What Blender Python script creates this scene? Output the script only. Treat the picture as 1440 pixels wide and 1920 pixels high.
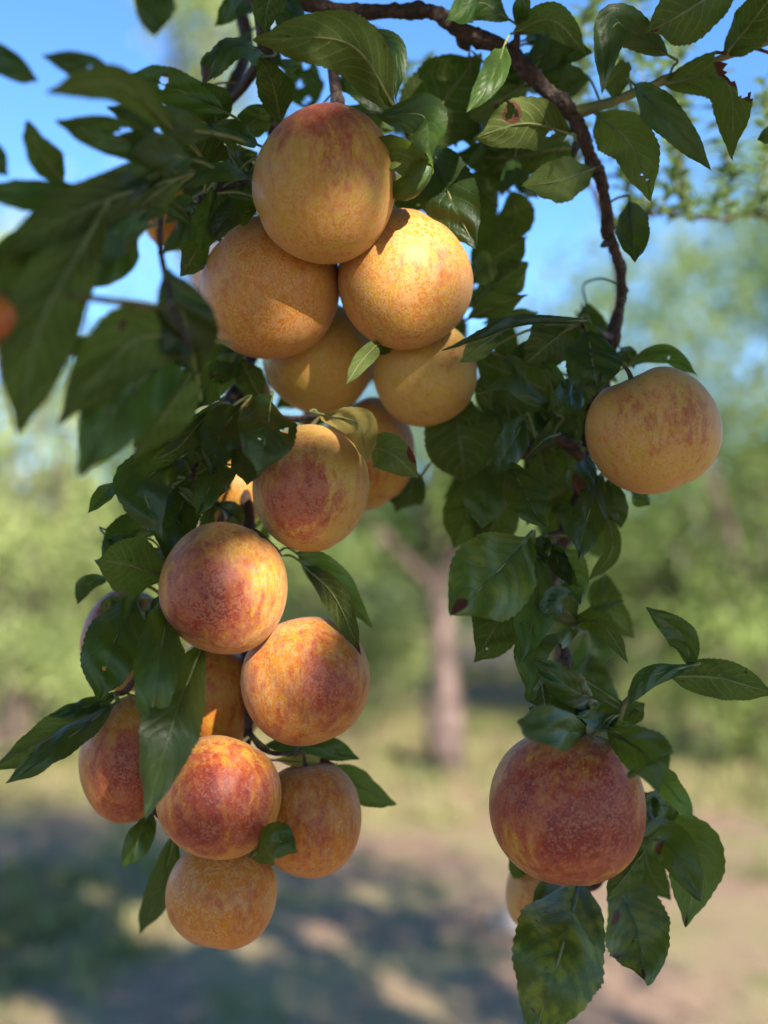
import bpy, math, random
import numpy as np
from mathutils import Vector, Matrix

random.seed(7)
rng = np.random.default_rng(7)
R = math.radians
for o in list(bpy.data.objects):
    bpy.data.objects.remove(o)
scene = bpy.context.scene
col = scene.collection

# ------------------------------------------------------------------ camera, sky, sun, exposure
F = 2000.0                       # focal length in photograph pixels (1440 wide)
PITCH = R(3.4)
CAM = Vector((0, 0, 1.55))
FW = Vector((0, math.cos(PITCH), math.sin(PITCH)))
UP = Vector((0, -math.sin(PITCH), math.cos(PITCH)))
RT = Vector((1, 0, 0))
cd = bpy.data.cameras.new('camera')
cam = bpy.data.objects.new('camera', cd)
col.objects.link(cam)
cam.location = CAM
cam.rotation_euler = (R(90) + PITCH, 0, 0)
cd.sensor_fit = 'HORIZONTAL'
cd.sensor_width = 36
cd.lens = F / 1440 * 36
cd.clip_start = 0.02
cd.clip_end = 3000
cd.dof.use_dof = True
cd.dof.focus_distance = 0.472
cd.dof.aperture_fstop = 50 / 11.0
cd.dof.aperture_blades = 0
scene.camera = cam

SUN = Vector((0.37, -0.79, 0.49)).normalized()      # towards the sun: behind the viewer, to the right
world = bpy.data.worlds.new('World')
scene.world = world
world.use_nodes = True
wn = world.node_tree.nodes
wl = world.node_tree.links
sky = wn.new('ShaderNodeTexSky')
sky.sky_type = 'NISHITA'
sky.sun_disc = False
sky.sun_elevation = math.asin(SUN.z)
sky.sun_rotation = math.atan2(SUN.x, SUN.y)
sky.air_density = 0.7
sky.dust_density = 0.0
sky.ozone_density = 3.0
bg = wn['Background']
bg.inputs['Strength'].default_value = 0.135
hsv = wn.new('ShaderNodeHueSaturation')
hsv.inputs['Saturation'].default_value = 1.15
wl.new(sky.outputs[0], hsv.inputs['Color'])
wl.new(hsv.outputs[0], bg.inputs['Color'])
sd = bpy.data.lights.new('sun', 'SUN')
sd.energy = 5.0
sd.angle = R(0.53)
sd.color = (1.0, 0.93, 0.82)
sun = bpy.data.objects.new('sun', sd)
col.objects.link(sun)
sun.rotation_euler = SUN.to_track_quat('Z', 'Y').to_euler()
sun.location = (3, -4, 8)
vs = scene.view_settings
vs.view_transform = 'Standard'
vs.look = 'None'
vs.exposure = 1.55
vs.gamma = 1
scene.render.engine = 'CYCLES'
scene.cycles.use_denoising = True
scene.cycles.max_bounces = 6
scene.cycles.diffuse_bounces = 3
scene.cycles.transmission_bounces = 4
scene.cycles.sample_clamp_indirect = 6


# ------------------------------------------------------------------ helpers
def at(x, y, d):
    return CAM + d * (FW + RT * ((x - 720) / F) + UP * ((960 - y) / F))


def in_view(P, mx=0.06, my=0.06):
    """P (n,3): True where a point lies inside the picture (plus a margin)."""
    q = P - np.array(CAM)
    d = q @ np.array(FW)
    x = (q @ np.array(RT)) / np.maximum(d, 1e-6)
    y = (q @ np.array(UP)) / np.maximum(d, 1e-6)
    return (d > -0.05) & (np.abs(x) < 0.36 + mx) & (np.abs(y) < 0.48 + my)


def link(name, me, parent=None, mats=()):
    o = bpy.data.objects.new(name, me)
    col.objects.link(o)
    for m in mats:
        me.materials.append(m)
    if parent:
        o.parent = parent
    return o


def empty(name, loc):
    o = bpy.data.objects.new(name, None)
    o.empty_display_size = 0.05
    col.objects.link(o)
    o.location = loc
    bpy.context.view_layer.update()
    return o


def tag(o, label=None, cat=None, group=None, kind=None):
    if label: o['label'] = label
    if cat: o['category'] = cat
    if group: o['group'] = group
    if kind: o['kind'] = kind
    return o


def mesh_np(name, V, Fc, smooth=True, attrs=None):
    """V (n,3), Fc (m,k) same-size faces."""
    V = np.asarray(V, np.float32)
    Fc = np.asarray(Fc, np.int32)
    me = bpy.data.meshes.new(name)
    me.vertices.add(len(V))
    me.vertices.foreach_set('co', V.ravel())
    k = Fc.shape[1]
    me.loops.add(Fc.size)
    me.loops.foreach_set('vertex_index', Fc.ravel())
    me.polygons.add(len(Fc))
    me.polygons.foreach_set('loop_start', np.arange(0, Fc.size, k, dtype=np.int32))
    me.polygons.foreach_set('loop_total', np.full(len(Fc), k, np.int32))
    me.polygons.foreach_set('use_smooth', np.full(len(Fc), smooth, bool))
    me.update(calc_edges=True)
    for an, av in (attrs or {}).items():
        a = me.attributes.new(an, 'FLOAT', 'POINT')
        a.data.foreach_set('value', np.asarray(av, np.float32))
    return me


def spline(P, n):
    """Catmull-Rom through the rows of P, n samples in all."""
    P = np.asarray(P, float)
    if len(P) == 2:
        t = np.linspace(0, 1, n)[:, None]
        return P[0] * (1 - t) + P[1] * t
    Q = np.vstack([2 * P[0] - P[1], P, 2 * P[-1] - P[-2]])
    s = np.linspace(0, len(P) - 1, n)
    i = np.minimum(s.astype(int), len(P) - 2)
    f = (s - i)[:, None]
    a, b, c, d = Q[i], Q[i + 1], Q[i + 2], Q[i + 3]
    return 0.5 * (2 * b + (c - a) * f + (2 * a - 5 * b + 4 * c - d) * f ** 2 + (3 * b - a - 3 * c + d) * f ** 3)


def tube(P, rad, n, ring=10, jit=0.0, seed=0, knobs=0, cap=True):
    """Tapered tube along a spline; returns V, F (quads)."""
    r_ = np.random.default_rng(seed)
    C = spline(P, n)
    rr = np.interp(np.linspace(0, 1, n), np.linspace(0, 1, len(rad)), rad)
    T = np.gradient(C, axis=0)
    T /= np.linalg.norm(T, axis=1)[:, None] + 1e-12
    ref = np.array([0.3, 1.0, 0.2]) if abs(T[:, 1]).mean() < 0.8 else np.array([1.0, 0, 0.2])
    N = np.cross(T, ref)
    N /= np.linalg.norm(N, axis=1)[:, None] + 1e-12
    B = np.cross(T, N)
    ang = np.linspace(0, 2 * math.pi, ring, endpoint=False)
    amp = 1 + jit * r_.normal(0, 1, (n, ring))
    if jit:
        amp += 1.2 * jit * np.sin(np.linspace(0, n * 0.55, n))[:, None]
    for k in range(knobs):
        i0, a0 = r_.uniform(2, n - 2), r_.uniform(0, 6.28)
        w, h = r_.uniform(0.8, 2.0), r_.uniform(0.25, 0.8)
        da = np.abs((ang - a0 + math.pi) % (2 * math.pi) - math.pi)
        amp += h * np.exp(-((np.arange(n) - i0) / w) ** 2)[:, None] * np.exp(-(da / 0.6) ** 2)[None]
    ro = rr[:, None] * amp
    if cap:
        ro[0] *= 0.25
        ro[-1] *= 0.25
    V = C[:, None] + ro[..., None] * (np.cos(ang)[None, :, None] * N[:, None] + np.sin(ang)[None, :, None] * B[:, None])
    i, j = np.meshgrid(np.arange(n - 1), np.arange(ring), indexing='ij')
    j2 = (j + 1) % ring
    Fc = np.stack([i * ring + j, i * ring + j2, (i + 1) * ring + j2, (i + 1) * ring + j], -1).reshape(-1, 4)
    return V.reshape(-1, 3), Fc


def join(parts):
    Vs, Fs, k = [], [], 0
    for V, Fc in parts:
        Vs.append(V)
        Fs.append(Fc + k)
        k += len(V)
    return np.vstack(Vs), np.vstack(Fs)


def sstep(x, a, b):
    t = np.clip((x - a) / (b - a), 0, 1)
    return t * t * (3 - 2 * t)


# ------------------------------------------------------------------ materials
class NT:
    def __init__(s, name):
        s.m = bpy.data.materials.new(name)
        s.m.use_nodes = True
        s.n = s.m.node_tree.nodes
        s.l = s.m.node_tree.links
        s.p = s.n['Principled BSDF']
        s.out = s.n['Material Output']

    def put(s, sock, v):
        if isinstance(v, bpy.types.NodeSocket):
            s.l.new(v, sock)
        else:
            sock.default_value = v

    def math(s, op, a, b=0.0, c=None, clamp=False):
        q = s.n.new('ShaderNodeMath')
        q.operation = op
        q.use_clamp = clamp
        s.put(q.inputs[0], a)
        s.put(q.inputs[1], b)
        if c is not None: s.put(q.inputs[2], c)
        return q.outputs[0]

    def attr(s, name):
        q = s.n.new('ShaderNodeAttribute')
        q.attribute_name = name
        return q.outputs['Fac']

    def noise(s, vec, scale, detail=4, rough=0.55, dist=0.0):
        q = s.n.new('ShaderNodeTexNoise')
        s.put(q.inputs['Vector'], vec)
        q.inputs['Scale'].default_value = scale
        q.inputs['Detail'].default_value = detail
        q.inputs['Roughness'].default_value = rough
        q.inputs['Distortion'].default_value = dist
        return q.outputs['Fac']

    def voro(s, vec, scale, feature='F1'):
        q = s.n.new('ShaderNodeTexVoronoi')
        q.feature = feature
        s.put(q.inputs['Vector'], vec)
        q.inputs['Scale'].default_value = scale
        return q.outputs['Distance']

    def ramp(s, v, a, b, lo=0.0, hi=1.0):
        q = s.n.new('ShaderNodeMapRange')
        q.interpolation_type = 'SMOOTHSTEP'
        s.put(q.inputs['Value'], v)
        for nme, val in (('From Min', a), ('From Max', b), ('To Min', lo), ('To Max', hi)):
            s.put(q.inputs[nme], val)
        return q.outputs[0]

    def mix(s, f, a, b):
        q = s.n.new('ShaderNodeMix')
        q.data_type = 'RGBA'
        s.put(q.inputs[0], f)
        for k, v in ((6, a), (7, b)):
            s.put(q.inputs[k], (*v, 1) if isinstance(v, tuple) and len(v) == 3 else v)
        return q.outputs[2]

    def coords(s, shift=True, scale=(1, 1, 1)):
        t = s.n.new('ShaderNodeTexCoord').outputs['Object']
        if shift:
            oi = s.n.new('ShaderNodeObjectInfo')
            va = s.n.new('ShaderNodeVectorMath')
            va.operation = 'MULTIPLY_ADD'
            s.l.new(t, va.inputs[0])
            va.inputs[1].default_value = scale
            cx = s.n.new('ShaderNodeCombineXYZ')
            s.l.new(s.math('MULTIPLY', oi.outputs['Random'], 37.0), cx.inputs[0])
            s.l.new(s.math('MULTIPLY', oi.outputs['Random'], 11.0), cx.inputs[1])
            s.l.new(cx.outputs[0], va.inputs[2])
            t = va.outputs[0]
        return t

    def bump(s, h, strength, dist):
        q = s.n.new('ShaderNodeBump')
        q.inputs['Strength'].default_value = strength
        q.inputs['Distance'].default_value = dist
        s.l.new(h, q.inputs['Height'])
        return q.outputs[0]

    def rnd(s):
        return s.n.new('ShaderNodeObjectInfo').outputs['Random']


def mat_plum():
    s = NT('plum_skin')
    v = s.coords()
    vs_ = s.coords(scale=(1.0, 1.0, 0.38))
    blush, ripe, bloom = s.attr('blush'), s.attr('ripe'), s.attr('bloom')

    def nz(vec, sc, det, ro, di=0.0, lo=0.34, hi=0.66):
        return s.math('SUBTRACT', s.ramp(s.noise(vec, sc, det, ro, di), lo, hi), 0.5)
    pat = nz(vs_, 62, 4, 0.6, 1.0)
    pat2 = nz(v, 88, 5, 0.62, 0.8)
    mot = nz(vs_, 300, 5, 0.68, 0.4)
    mot2 = nz(v, 330, 6, 0.72, 0.5)
    gra = nz(v, 900, 2, 0.6)
    # flesh colour: greenish yellow to orange
    rp = s.math('ADD', ripe, s.math('ADD', s.math('MULTIPLY', pat2, 0.55), s.math('MULTIPLY', mot, 0.25)))
    base = s.mix(s.ramp(rp, 0.05, 0.95), (0.42, 0.255, 0.034), (0.45, 0.142, 0.010))
    # blush with a broken, granular edge
    bl = s.math('ADD', s.math('MULTIPLY', blush, 1.12), s.math('MULTIPLY', pat, 0.55))
    bl = s.math('ADD', bl, s.math('MULTIPLY', mot, 0.42))
    bl = s.math('ADD', bl, s.math('MULTIPLY', gra, 0.42))
    b1 = s.ramp(bl, 0.12, 0.80)
    c = s.mix(s.math('MULTIPLY', b1, 0.95), base, (0.27, 0.036, 0.017))
    b2 = s.ramp(bl, 0.75, 1.30)
    c = s.mix(s.math('MULTIPLY', b2, 0.8), c, (0.145, 0.014, 0.017))
    # waxy bloom, rubbed away in patches and flecks
    bm = s.math('ADD', s.math('MULTIPLY', mot2, 0.42), s.math('MULTIPLY', pat2, 0.32))
    bm = s.math('ADD', bm, s.math('MULTIPLY', gra, 0.62))
    bm = s.math('ADD', bm, s.math('MULTIPLY', s.math('SUBTRACT', bloom, 0.5), 0.9))
    bf = s.ramp(bm, -0.22, 0.26)
    pale = s.mix(b1, (0.485, 0.295, 0.125), (0.365, 0.145, 0.082))
    c = s.mix(s.math('MULTIPLY', bf, 0.66), c, pale)
    # lenticels
    vd = s.voro(v, 520)
    dots = s.ramp(vd, 0.10, 0.22, 1.0, 0.0)
    c = s.mix(s.math('MULTIPLY', dots, 0.25), c, (0.48, 0.30, 0.13))
    # a few corky scars
    sc = s.ramp(s.noise(v, 75, 5, 0.72), 0.715, 0.74)
    c = s.mix(s.math('MULTIPLY', sc, 0.6), c, (0.20, 0.09, 0.035))
    s.put(s.p.inputs['Base Color'], c)
    s.put(s.p.inputs['Roughness'], s.ramp(bf, 0, 1, 0.42, 0.62))
    s.put(s.p.inputs['Specular IOR Level'], 0.28)
    s.put(s.p.inputs['Subsurface Weight'], 0.10)
    s.put(s.p.inputs['Subsurface Radius'], (1.0, 0.45, 0.15))
    s.put(s.p.inputs['Subsurface Scale'], 0.006)
    s.put(s.p.inputs['Sheen Weight'], 0.05)
    s.put(s.p.inputs['Sheen Roughness'], 0.5)
    h = s.math('ADD', s.math('MULTIPLY', mot2, 0.5), s.math('MULTIPLY', gra, 0.3))
    s.put(s.p.inputs['Normal'], s.bump(h, 0.22, 0.0006))
    return s.m


def mat_leaf(name, top, under, trans, gloss=0.36, tf=0.33):
    s = NT(name)
    lu, lv = s.attr('lu'), s.attr('lv')
    chlor, necro = s.attr('chlor'), s.attr('necro')
    av = s.math('ABSOLUTE', lv)
    v = s.coords()
    nz = s.noise(v, 120, 5, 0.6)
    nf = s.noise(v, 700, 3, 0.6)
    rn = s.rnd()
    # side veins: curved forward from the midrib
    ph = s.math('SUBTRACT', s.math('MULTIPLY', lu, 8.5), s.math('MULTIPLY', s.math('POWER', av, 1.35), 2.3))
    ph = s.math('ADD', ph, s.math('MULTIPLY', s.math('GREATER_THAN', lv, 0.0), 0.43))
    ph = s.math('ADD', ph, s.math('MULTIPLY', s.math('SUBTRACT', nz, 0.5), 0.5))
    tri = s.math('ABSOLUTE', s.math('SUBTRACT', s.math('FRACT', ph), 0.5))
    vein = s.ramp(tri, 0.025, 0.075, 1.0, 0.0)
    vein = s.math('MULTIPLY', vein, s.ramp(av, 0.55, 0.95, 1.0, 0.15))
    mid = s.ramp(av, 0.03, 0.075, 1.0, 0.0)
    vein = s.math('MAXIMUM', vein, mid)
    net = s.ramp(s.voro(v, 420, 'DISTANCE_TO_EDGE'), 0.02, 0.09, 1.0, 0.0)
    geo = s.n.new('ShaderNodeNewGeometry')
    back = geo.outputs['Backfacing']
    # colours
    hue = s.math('ADD', s.math('MULTIPLY', s.math('SUBTRACT', rn, 0.5), 0.8), s.math('SUBTRACT', nz, 0.5))
    ct = s.mix(s.ramp(hue, -0.5, 0.6), tuple(x * 0.65 for x in top), tuple(x * 2.0 for x in top))
    yel = s.math('MULTIPLY', chlor, s.ramp(s.math('ADD', s.math('MULTIPLY', tri, 0.42), s.math('MULTIPLY', s.math('SUBTRACT', s.noise(v, 75, 4, 0.6), 0.36), 2.0)), 0.22, 0.72))
    ct = s.mix(yel, ct, (0.14, 0.185, 0.022))
    ct = s.mix(s.math('MULTIPLY', vein, 0.22), ct, (0.10, 0.15, 0.05))
    cu = s.mix(s.ramp(hue, -0.5, 0.6), tuple(x * 0.75 for x in under), tuple(x * 1.5 for x in under))
    cu = s.mix(s.math('MULTIPLY', vein, 0.42), cu, (0.27, 0.29, 0.12))
    cu = s.mix(s.math('MULTIPLY', net, 0.16), cu, (0.20, 0.23, 0.09))
    c = s.mix(back, ct, cu)
    brown = s.math('ADD', necro, s.math('MULTIPLY', s.math('SUBTRACT', nz, 0.5), 0.7))
    bk = s.ramp(brown, 0.48, 0.58)
    spots = s.math('MULTIPLY', s.ramp(s.noise(v, 210, 2, 0.4), 0.73, 0.76), s.ramp(rn, 0.3, 0.6))
    bk = s.math('MAXIMUM', bk, spots)
    c = s.mix(bk, c, (0.085, 0.030, 0.018))
    s.put(s.p.inputs['Base Color'], c)
    s.put(s.p.inputs['Roughness'], s.math('ADD', s.math('MULTIPLY', back, 0.30), s.math('ADD', gloss, s.math('MULTIPLY', nf, 0.10))))
    s.put(s.p.inputs['Specular IOR Level'], s.math('SUBTRACT', 0.45, s.math('MULTIPLY', back, 0.27)))
    hq = s.math('SUBTRACT', s.math('MULTIPLY', tri, 0.32), s.math('MULTIPLY', net, 0.10))
    hq = s.math('SUBTRACT', hq, s.math('MULTIPLY', vein, 0.35))
    hq = s.math('ADD', hq, s.math('MULTIPLY', nz, 0.9))
    nrm = s.bump(hq, 0.4, 0.0010)
    s.put(s.p.inputs['Normal'], nrm)
    tr = s.n.new('ShaderNodeBsdfTranslucent')
    tc = s.mix(yel, trans, (0.40, 0.42, 0.04))
    tc = s.mix(s.math('MULTIPLY', vein, 0.5), tc, tuple(x * 0.55 for x in trans))
    tc = s.mix(bk, tc, (0.10, 0.03, 0.01))
    s.put(tr.inputs['Color'], tc)
    s.l.new(nrm, tr.inputs['Normal'])
    mx = s.n.new('ShaderNodeMixShader')
    mx.inputs[0].default_value = tf
    s.l.new(s.p.outputs[0], mx.inputs[1])
    s.l.new(tr.outputs[0], mx.inputs[2])
    s.l.new(mx.outputs[0], s.out.inputs[0])
    return s.m


def mat_simple(name, c1, c2, scale, rough=0.7, bump=0.0, bd=0.001, detail=6, spec=0.3, lo=0.35, hi=0.65):
    s = NT(name)
    v = s.coords(False)
    n1 = s.noise(v, scale, detail, 0.62)
    s.put(s.p.inputs['Base Color'], s.mix(s.ramp(n1, lo, hi), c1, c2))
    s.put(s.p.inputs['Roughness'], rough)
    s.put(s.p.inputs['Specular IOR Level'], spec)
    if bump:
        s.put(s.p.inputs['Normal'], s.bump(n1, bump, bd))
    return s.m


def mat_bark():
    s = NT('plum_bark')
    v = s.coords(False)
    n1 = s.noise(v, 200, 8, 0.72, 0.8)
    n2 = s.noise(v, 55, 4, 0.6)
    vo = s.voro(v, 420)
    c = s.mix(s.ramp(n1, 0.35, 0.66), (0.016, 0.008, 0.006), (0.088, 0.044, 0.031))
    c = s.mix(s.math('MULTIPLY', s.ramp(n2, 0.5, 0.68), s.ramp(n1, 0.4, 0.6)), c, (0.20, 0.145, 0.12))
    s.put(s.p.inputs['Base Color'], c)
    s.put(s.p.inputs['Roughness'], 0.72)
    s.put(s.p.inputs['Normal'], s.bump(s.math('ADD', n1, s.math('MULTIPLY', vo, 0.5)), 0.9, 0.0022))
    return s.m


def mat_foliage(name, dark, light, trans, tf=0.35):
    s = NT(name)
    t = s.attr('tint')
    c = s.mix(t, dark, light)
    s.put(s.p.inputs['Base Color'], c)
    s.put(s.p.inputs['Roughness'], 0.5)
    s.put(s.p.inputs['Specular IOR Level'], 0.35)
    tr = s.n.new('ShaderNodeBsdfTranslucent')
    tr.inputs['Color'].default_value = (*trans, 1)
    mx = s.n.new('ShaderNodeMixShader')
    mx.inputs[0].default_value = tf
    s.l.new(s.p.outputs[0], mx.inputs[1])
    s.l.new(tr.outputs[0], mx.inputs[2])
    s.l.new(mx.outputs[0], s.out.inputs[0])
    return s.m


def mat_ground():
    s = NT('orchard_ground')
    v = s.coords(False)
    n1 = s.noise(v, 0.9, 6, 0.62)
    n2 = s.noise(v, 2.6, 6, 0.6, 0.5)
    n3 = s.noise(v, 22, 6, 0.7)
    n4 = s.noise(v, 130, 4, 0.65)
    soil = s.mix(s.ramp(n3, 0.35, 0.65), (0.23, 0.14, 0.095), (0.48, 0.32, 0.22))
    straw = s.mix(s.ramp(n4, 0.3, 0.7), (0.26, 0.20, 0.10), (0.46, 0.37, 0.20))
    green = s.mix(s.ramp(n4, 0.3, 0.7), (0.11, 0.13, 0.036), (0.24, 0.26, 0.08))
    c = s.mix(s.ramp(n1, 0.42, 0.58), soil, straw)
    c = s.mix(s.ramp(n2, 0.54, 0.68, 0.0, 0.8), c, green)
    s.put(s.p.inputs['Base Color'], c)
    s.put(s.p.inputs['Roughness'], 0.95)
    s.put(s.p.inputs['Specular IOR Level'], 0.1)
    s.put(s.p.inputs['Normal'], s.bump(s.math('ADD', n3, n4), 0.8, 0.03))
    return s.m


M_PLUM = mat_plum()
M_LEAF = mat_leaf('plum_leaf', (0.017, 0.037, 0.0055), (0.050, 0.065, 0.014), (0.17, 0.26, 0.014), 0.40, 0.27)
M_LEAF_Y = mat_leaf('fading_leaf', (0.33, 0.25, 0.05), (0.34, 0.27, 0.08), (0.62, 0.44, 0.05), 0.5, 0.4)
M_LEAF_L = mat_leaf('young_leaf', (0.055, 0.105, 0.018), (0.085, 0.115, 0.030), (0.20, 0.30, 0.025), 0.4, 0.33)
M_RIB = mat_simple('leaf_rib', (0.10, 0.12, 0.040), (0.19, 0.20, 0.075), 90, 0.5)
M_BARK = mat_bark()
M_SHOOT = mat_simple('green_shoot', (0.10, 0.12, 0.04), (0.17, 0.15, 0.06), 120, 0.55, 0.3, 0.0006)
M_STEM = mat_simple('fruit_stem', (0.06, 0.045, 0.02), (0.13, 0.11, 0.04), 200, 0.65, 0.3, 0.0005)
M_GROUND = mat_ground()
M_TRUNK = mat_simple('orchard_bark', (0.045, 0.029, 0.024), (0.19, 0.13, 0.108), 7, 0.9, 0.8, 0.03)
M_FOL = [mat_foliage('orchard_foliage', (0.060, 0.105, 0.024), (0.25, 0.32, 0.085), (0.30, 0.42, 0.07)),
         mat_foliage('pale_foliage', (0.14, 0.19, 0.060), (0.42, 0.46, 0.17), (0.44, 0.52, 0.12)),
         mat_foliage('far_foliage', (0.060, 0.095, 0.045), (0.15, 0.20, 0.09), (0.18, 0.26, 0.08))]
M_PEAR = mat_foliage('pear_foliage', (0.12, 0.19, 0.085), (0.28, 0.37, 0.19), (0.22, 0.34, 0.10))
M_CANOPY = mat_foliage('canopy_foliage', (0.030, 0.065, 0.018), (0.07, 0.12, 0.03), (0.16, 0.28, 0.03), 0.3)
M_GRASS = mat_foliage('dry_grass', (0.13, 0.16, 0.045), (0.42, 0.34, 0.17), (0.34, 0.32, 0.10), 0.3)

# ------------------------------------------------------------------ ground
n = 90
gx = np.concatenate([-np.geomspace(900, 12, 20), np.linspace(-11, 11, n), np.geomspace(12, 900, 20)])
gy = np.concatenate([-np.geomspace(900, 8, 16), np.linspace(-7, 22, n), np.geomspace(23, 1500, 22)])
X, Y = np.meshgrid(gx, gy)
near = np.exp(-(X ** 2 + (Y - 6) ** 2) / 900)
Z = near * (0.035 * np.sin(X * 1.7 + 0.6 * Y) + 0.03 * np.sin(Y * 1.3 - 0.8 * X + 2) + 0.02 * np.sin(3.1 * X + 2.3 * Y))


def ground_z(x, y):
    nr = np.exp(-(x ** 2 + (y - 6) ** 2) / 900)
    return nr * (0.035 * np.sin(x * 1.7 + 0.6 * y) + 0.03 * np.sin(y * 1.3 - 0.8 * x + 2) + 0.02 * np.sin(3.1 * x + 2.3 * y))


nx, ny = len(gx), len(gy)
i, j = np.meshgrid(np.arange(ny - 1), np.arange(nx - 1), indexing='ij')
a = i * nx + j
gme = mesh_np('ground', np.stack([X.ravel(), Y.ravel(), Z.ravel()], 1),
              np.stack([a, a + 1, a + nx + 1, a + nx], -1).reshape(-1, 4))
tag(link('ground', gme, None, [M_GROUND]), 'dry orchard ground of soil, straw and low weeds', 'ground', kind='structure')

# grass and weeds: blades in tufts
nt = 5200
ty = 3.2 + 15 * rng.random(nt) ** 1.3
tx = (rng.random(nt) - 0.5) * (1.1 * ty + 2)
pz = np.sin(tx * 1.1 + 0.7 * ty) + np.sin(0.9 * ty - 1.7 * tx + 1) + rng.normal(0, 0.5, nt)
keep = pz > np.where(ty < 7, 1.2, -0.6)
tx, ty, pz = tx[keep], ty[keep], pz[keep]
nb = 13
bx = np.repeat(tx, nb) + rng.normal(0, 0.07, len(tx) * nb)
by = np.repeat(ty, nb) + rng.normal(0, 0.07, len(tx) * nb)
bh = np.repeat(0.05 + 0.10 * rng.random(len(tx)) ** 2, nb) * rng.uniform(0.5, 1.3, len(bx))
bt = np.clip(np.repeat(0.42 - 0.16 * pz + rng.normal(0, 0.22, len(tx)), nb) + rng.normal(0, 0.12, len(bx)), 0, 1)
az = rng.random(len(bx)) * 6.28
lean = rng.uniform(0.1, 0.7, len(bx))
w = 0.006 + 0.008 * rng.random(len(bx))
dx, dy = np.cos(az), np.sin(az)
b0 = np.stack([bx, by, ground_z(bx, by) - 0.01], 1)
side = np.stack([-dy, dx, 0 * dx], 1) * w[:, None]
tip = b0 + np.stack([dx * lean * bh, dy * lean * bh, bh + 0.01], 1)
midp = b0 + 0.55 * (tip - b0) + np.stack([0 * bh, 0 * bh, 0.12 * bh], 1)
V = np.stack([b0 - side, b0 + side, midp + side * 0.8, midp - side * 0.8, tip], 1).reshape(-1, 3)
k = np.arange(len(bx))[:, None] * 5
Fg = np.concatenate([k + np.array([[0, 1, 2]]), k + np.array([[0, 2, 3]]), k + np.array([[3, 2, 4]])])
tag(link('grass', mesh_np('grass', V, Fg, False, {'tint': np.repeat(bt, 5)}), None, [M_GRASS]),
    'dry and green grass tufts scattered over the orchard floor', 'grass', kind='stuff')


# a pale stone lying on the ground
sx_, sy_ = (945 - 720) / F * 4.7, 4.7
th_, ph_ = np.meshgrid(np.linspace(0, math.pi, 15), np.linspace(0, 2 * math.pi, 22, endpoint=False), indexing='ij')
rr_ = 0.085 * (1 + 0.10 * np.sin(2 * ph_ + 1) * np.sin(th_) + 0.07 * np.sin(3 * ph_ + 2 * th_) + 0.05 * np.cos(5 * th_ + ph_))
Vs_ = np.stack([rr_ * np.sin(th_) * np.cos(ph_) * 1.15, rr_ * np.sin(th_) * np.sin(ph_), rr_ * np.cos(th_) * 0.72], -1).reshape(-1, 3)
i, j = np.meshgrid(np.arange(14), np.arange(22), indexing='ij')
Fs_ = np.stack([i * 22 + j, (i + 1) * 22 + j, (i + 1) * 22 + (j + 1) % 22, i * 22 + (j + 1) % 22], -1).reshape(-1, 4)
st_o = link('stone', mesh_np('stone', Vs_, Fs_), None, [mat_simple('stone', (0.10, 0.065, 0.04), (0.33, 0.30, 0.27), 14, 0.85, 0.5, 0.01)])
st_o.location = (sx_, sy_, float(ground_z(np.array(sx_), np.array(sy_))) + 0.045)
tag(st_o, 'pale grey and brown stone lying on the shaded orchard ground', 'stone')


# ------------------------------------------------------------------ trees
def leaf_cloud(P, size, seed=0, droop=0.4, width=0.45, tintc=None):
    """Folded rhombic leaves at the points P."""
    r_ = np.random.default_rng(seed)
    m = len(P)
    d = r_.normal(0, 1, (m, 3))
    d[:, 2] -= droop
    d /= np.linalg.norm(d, axis=1)[:, None]
    u = r_.normal(0, 1, (m, 3))
    u[:, 2] += 0.8
    s_ = np.cross(d, u)
    s_ /= np.linalg.norm(s_, axis=1)[:, None]
    nn = np.cross(s_, d)
    L = size * r_.uniform(0.65, 1.3, m)[:, None]
    V = np.stack([P, P + d * L * 0.5 + s_ * L * width * 0.5 + nn * L * 0.10,
                  P + d * L - nn * L * 0.12, P + d * L * 0.5 - s_ * L * width * 0.5 + nn * L * 0.10], 1)
    k = np.arange(m)[:, None] * 4
    Fc = np.concatenate([k + np.array([[0, 1, 2]]), k + np.array([[0, 2, 3]])])
    tint = np.clip(r_.normal(0.45, 0.25, m) + (0 if tintc is None else tintc), 0, 1)
    return V.reshape(-1, 3), Fc, np.repeat(tint, 4)


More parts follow.
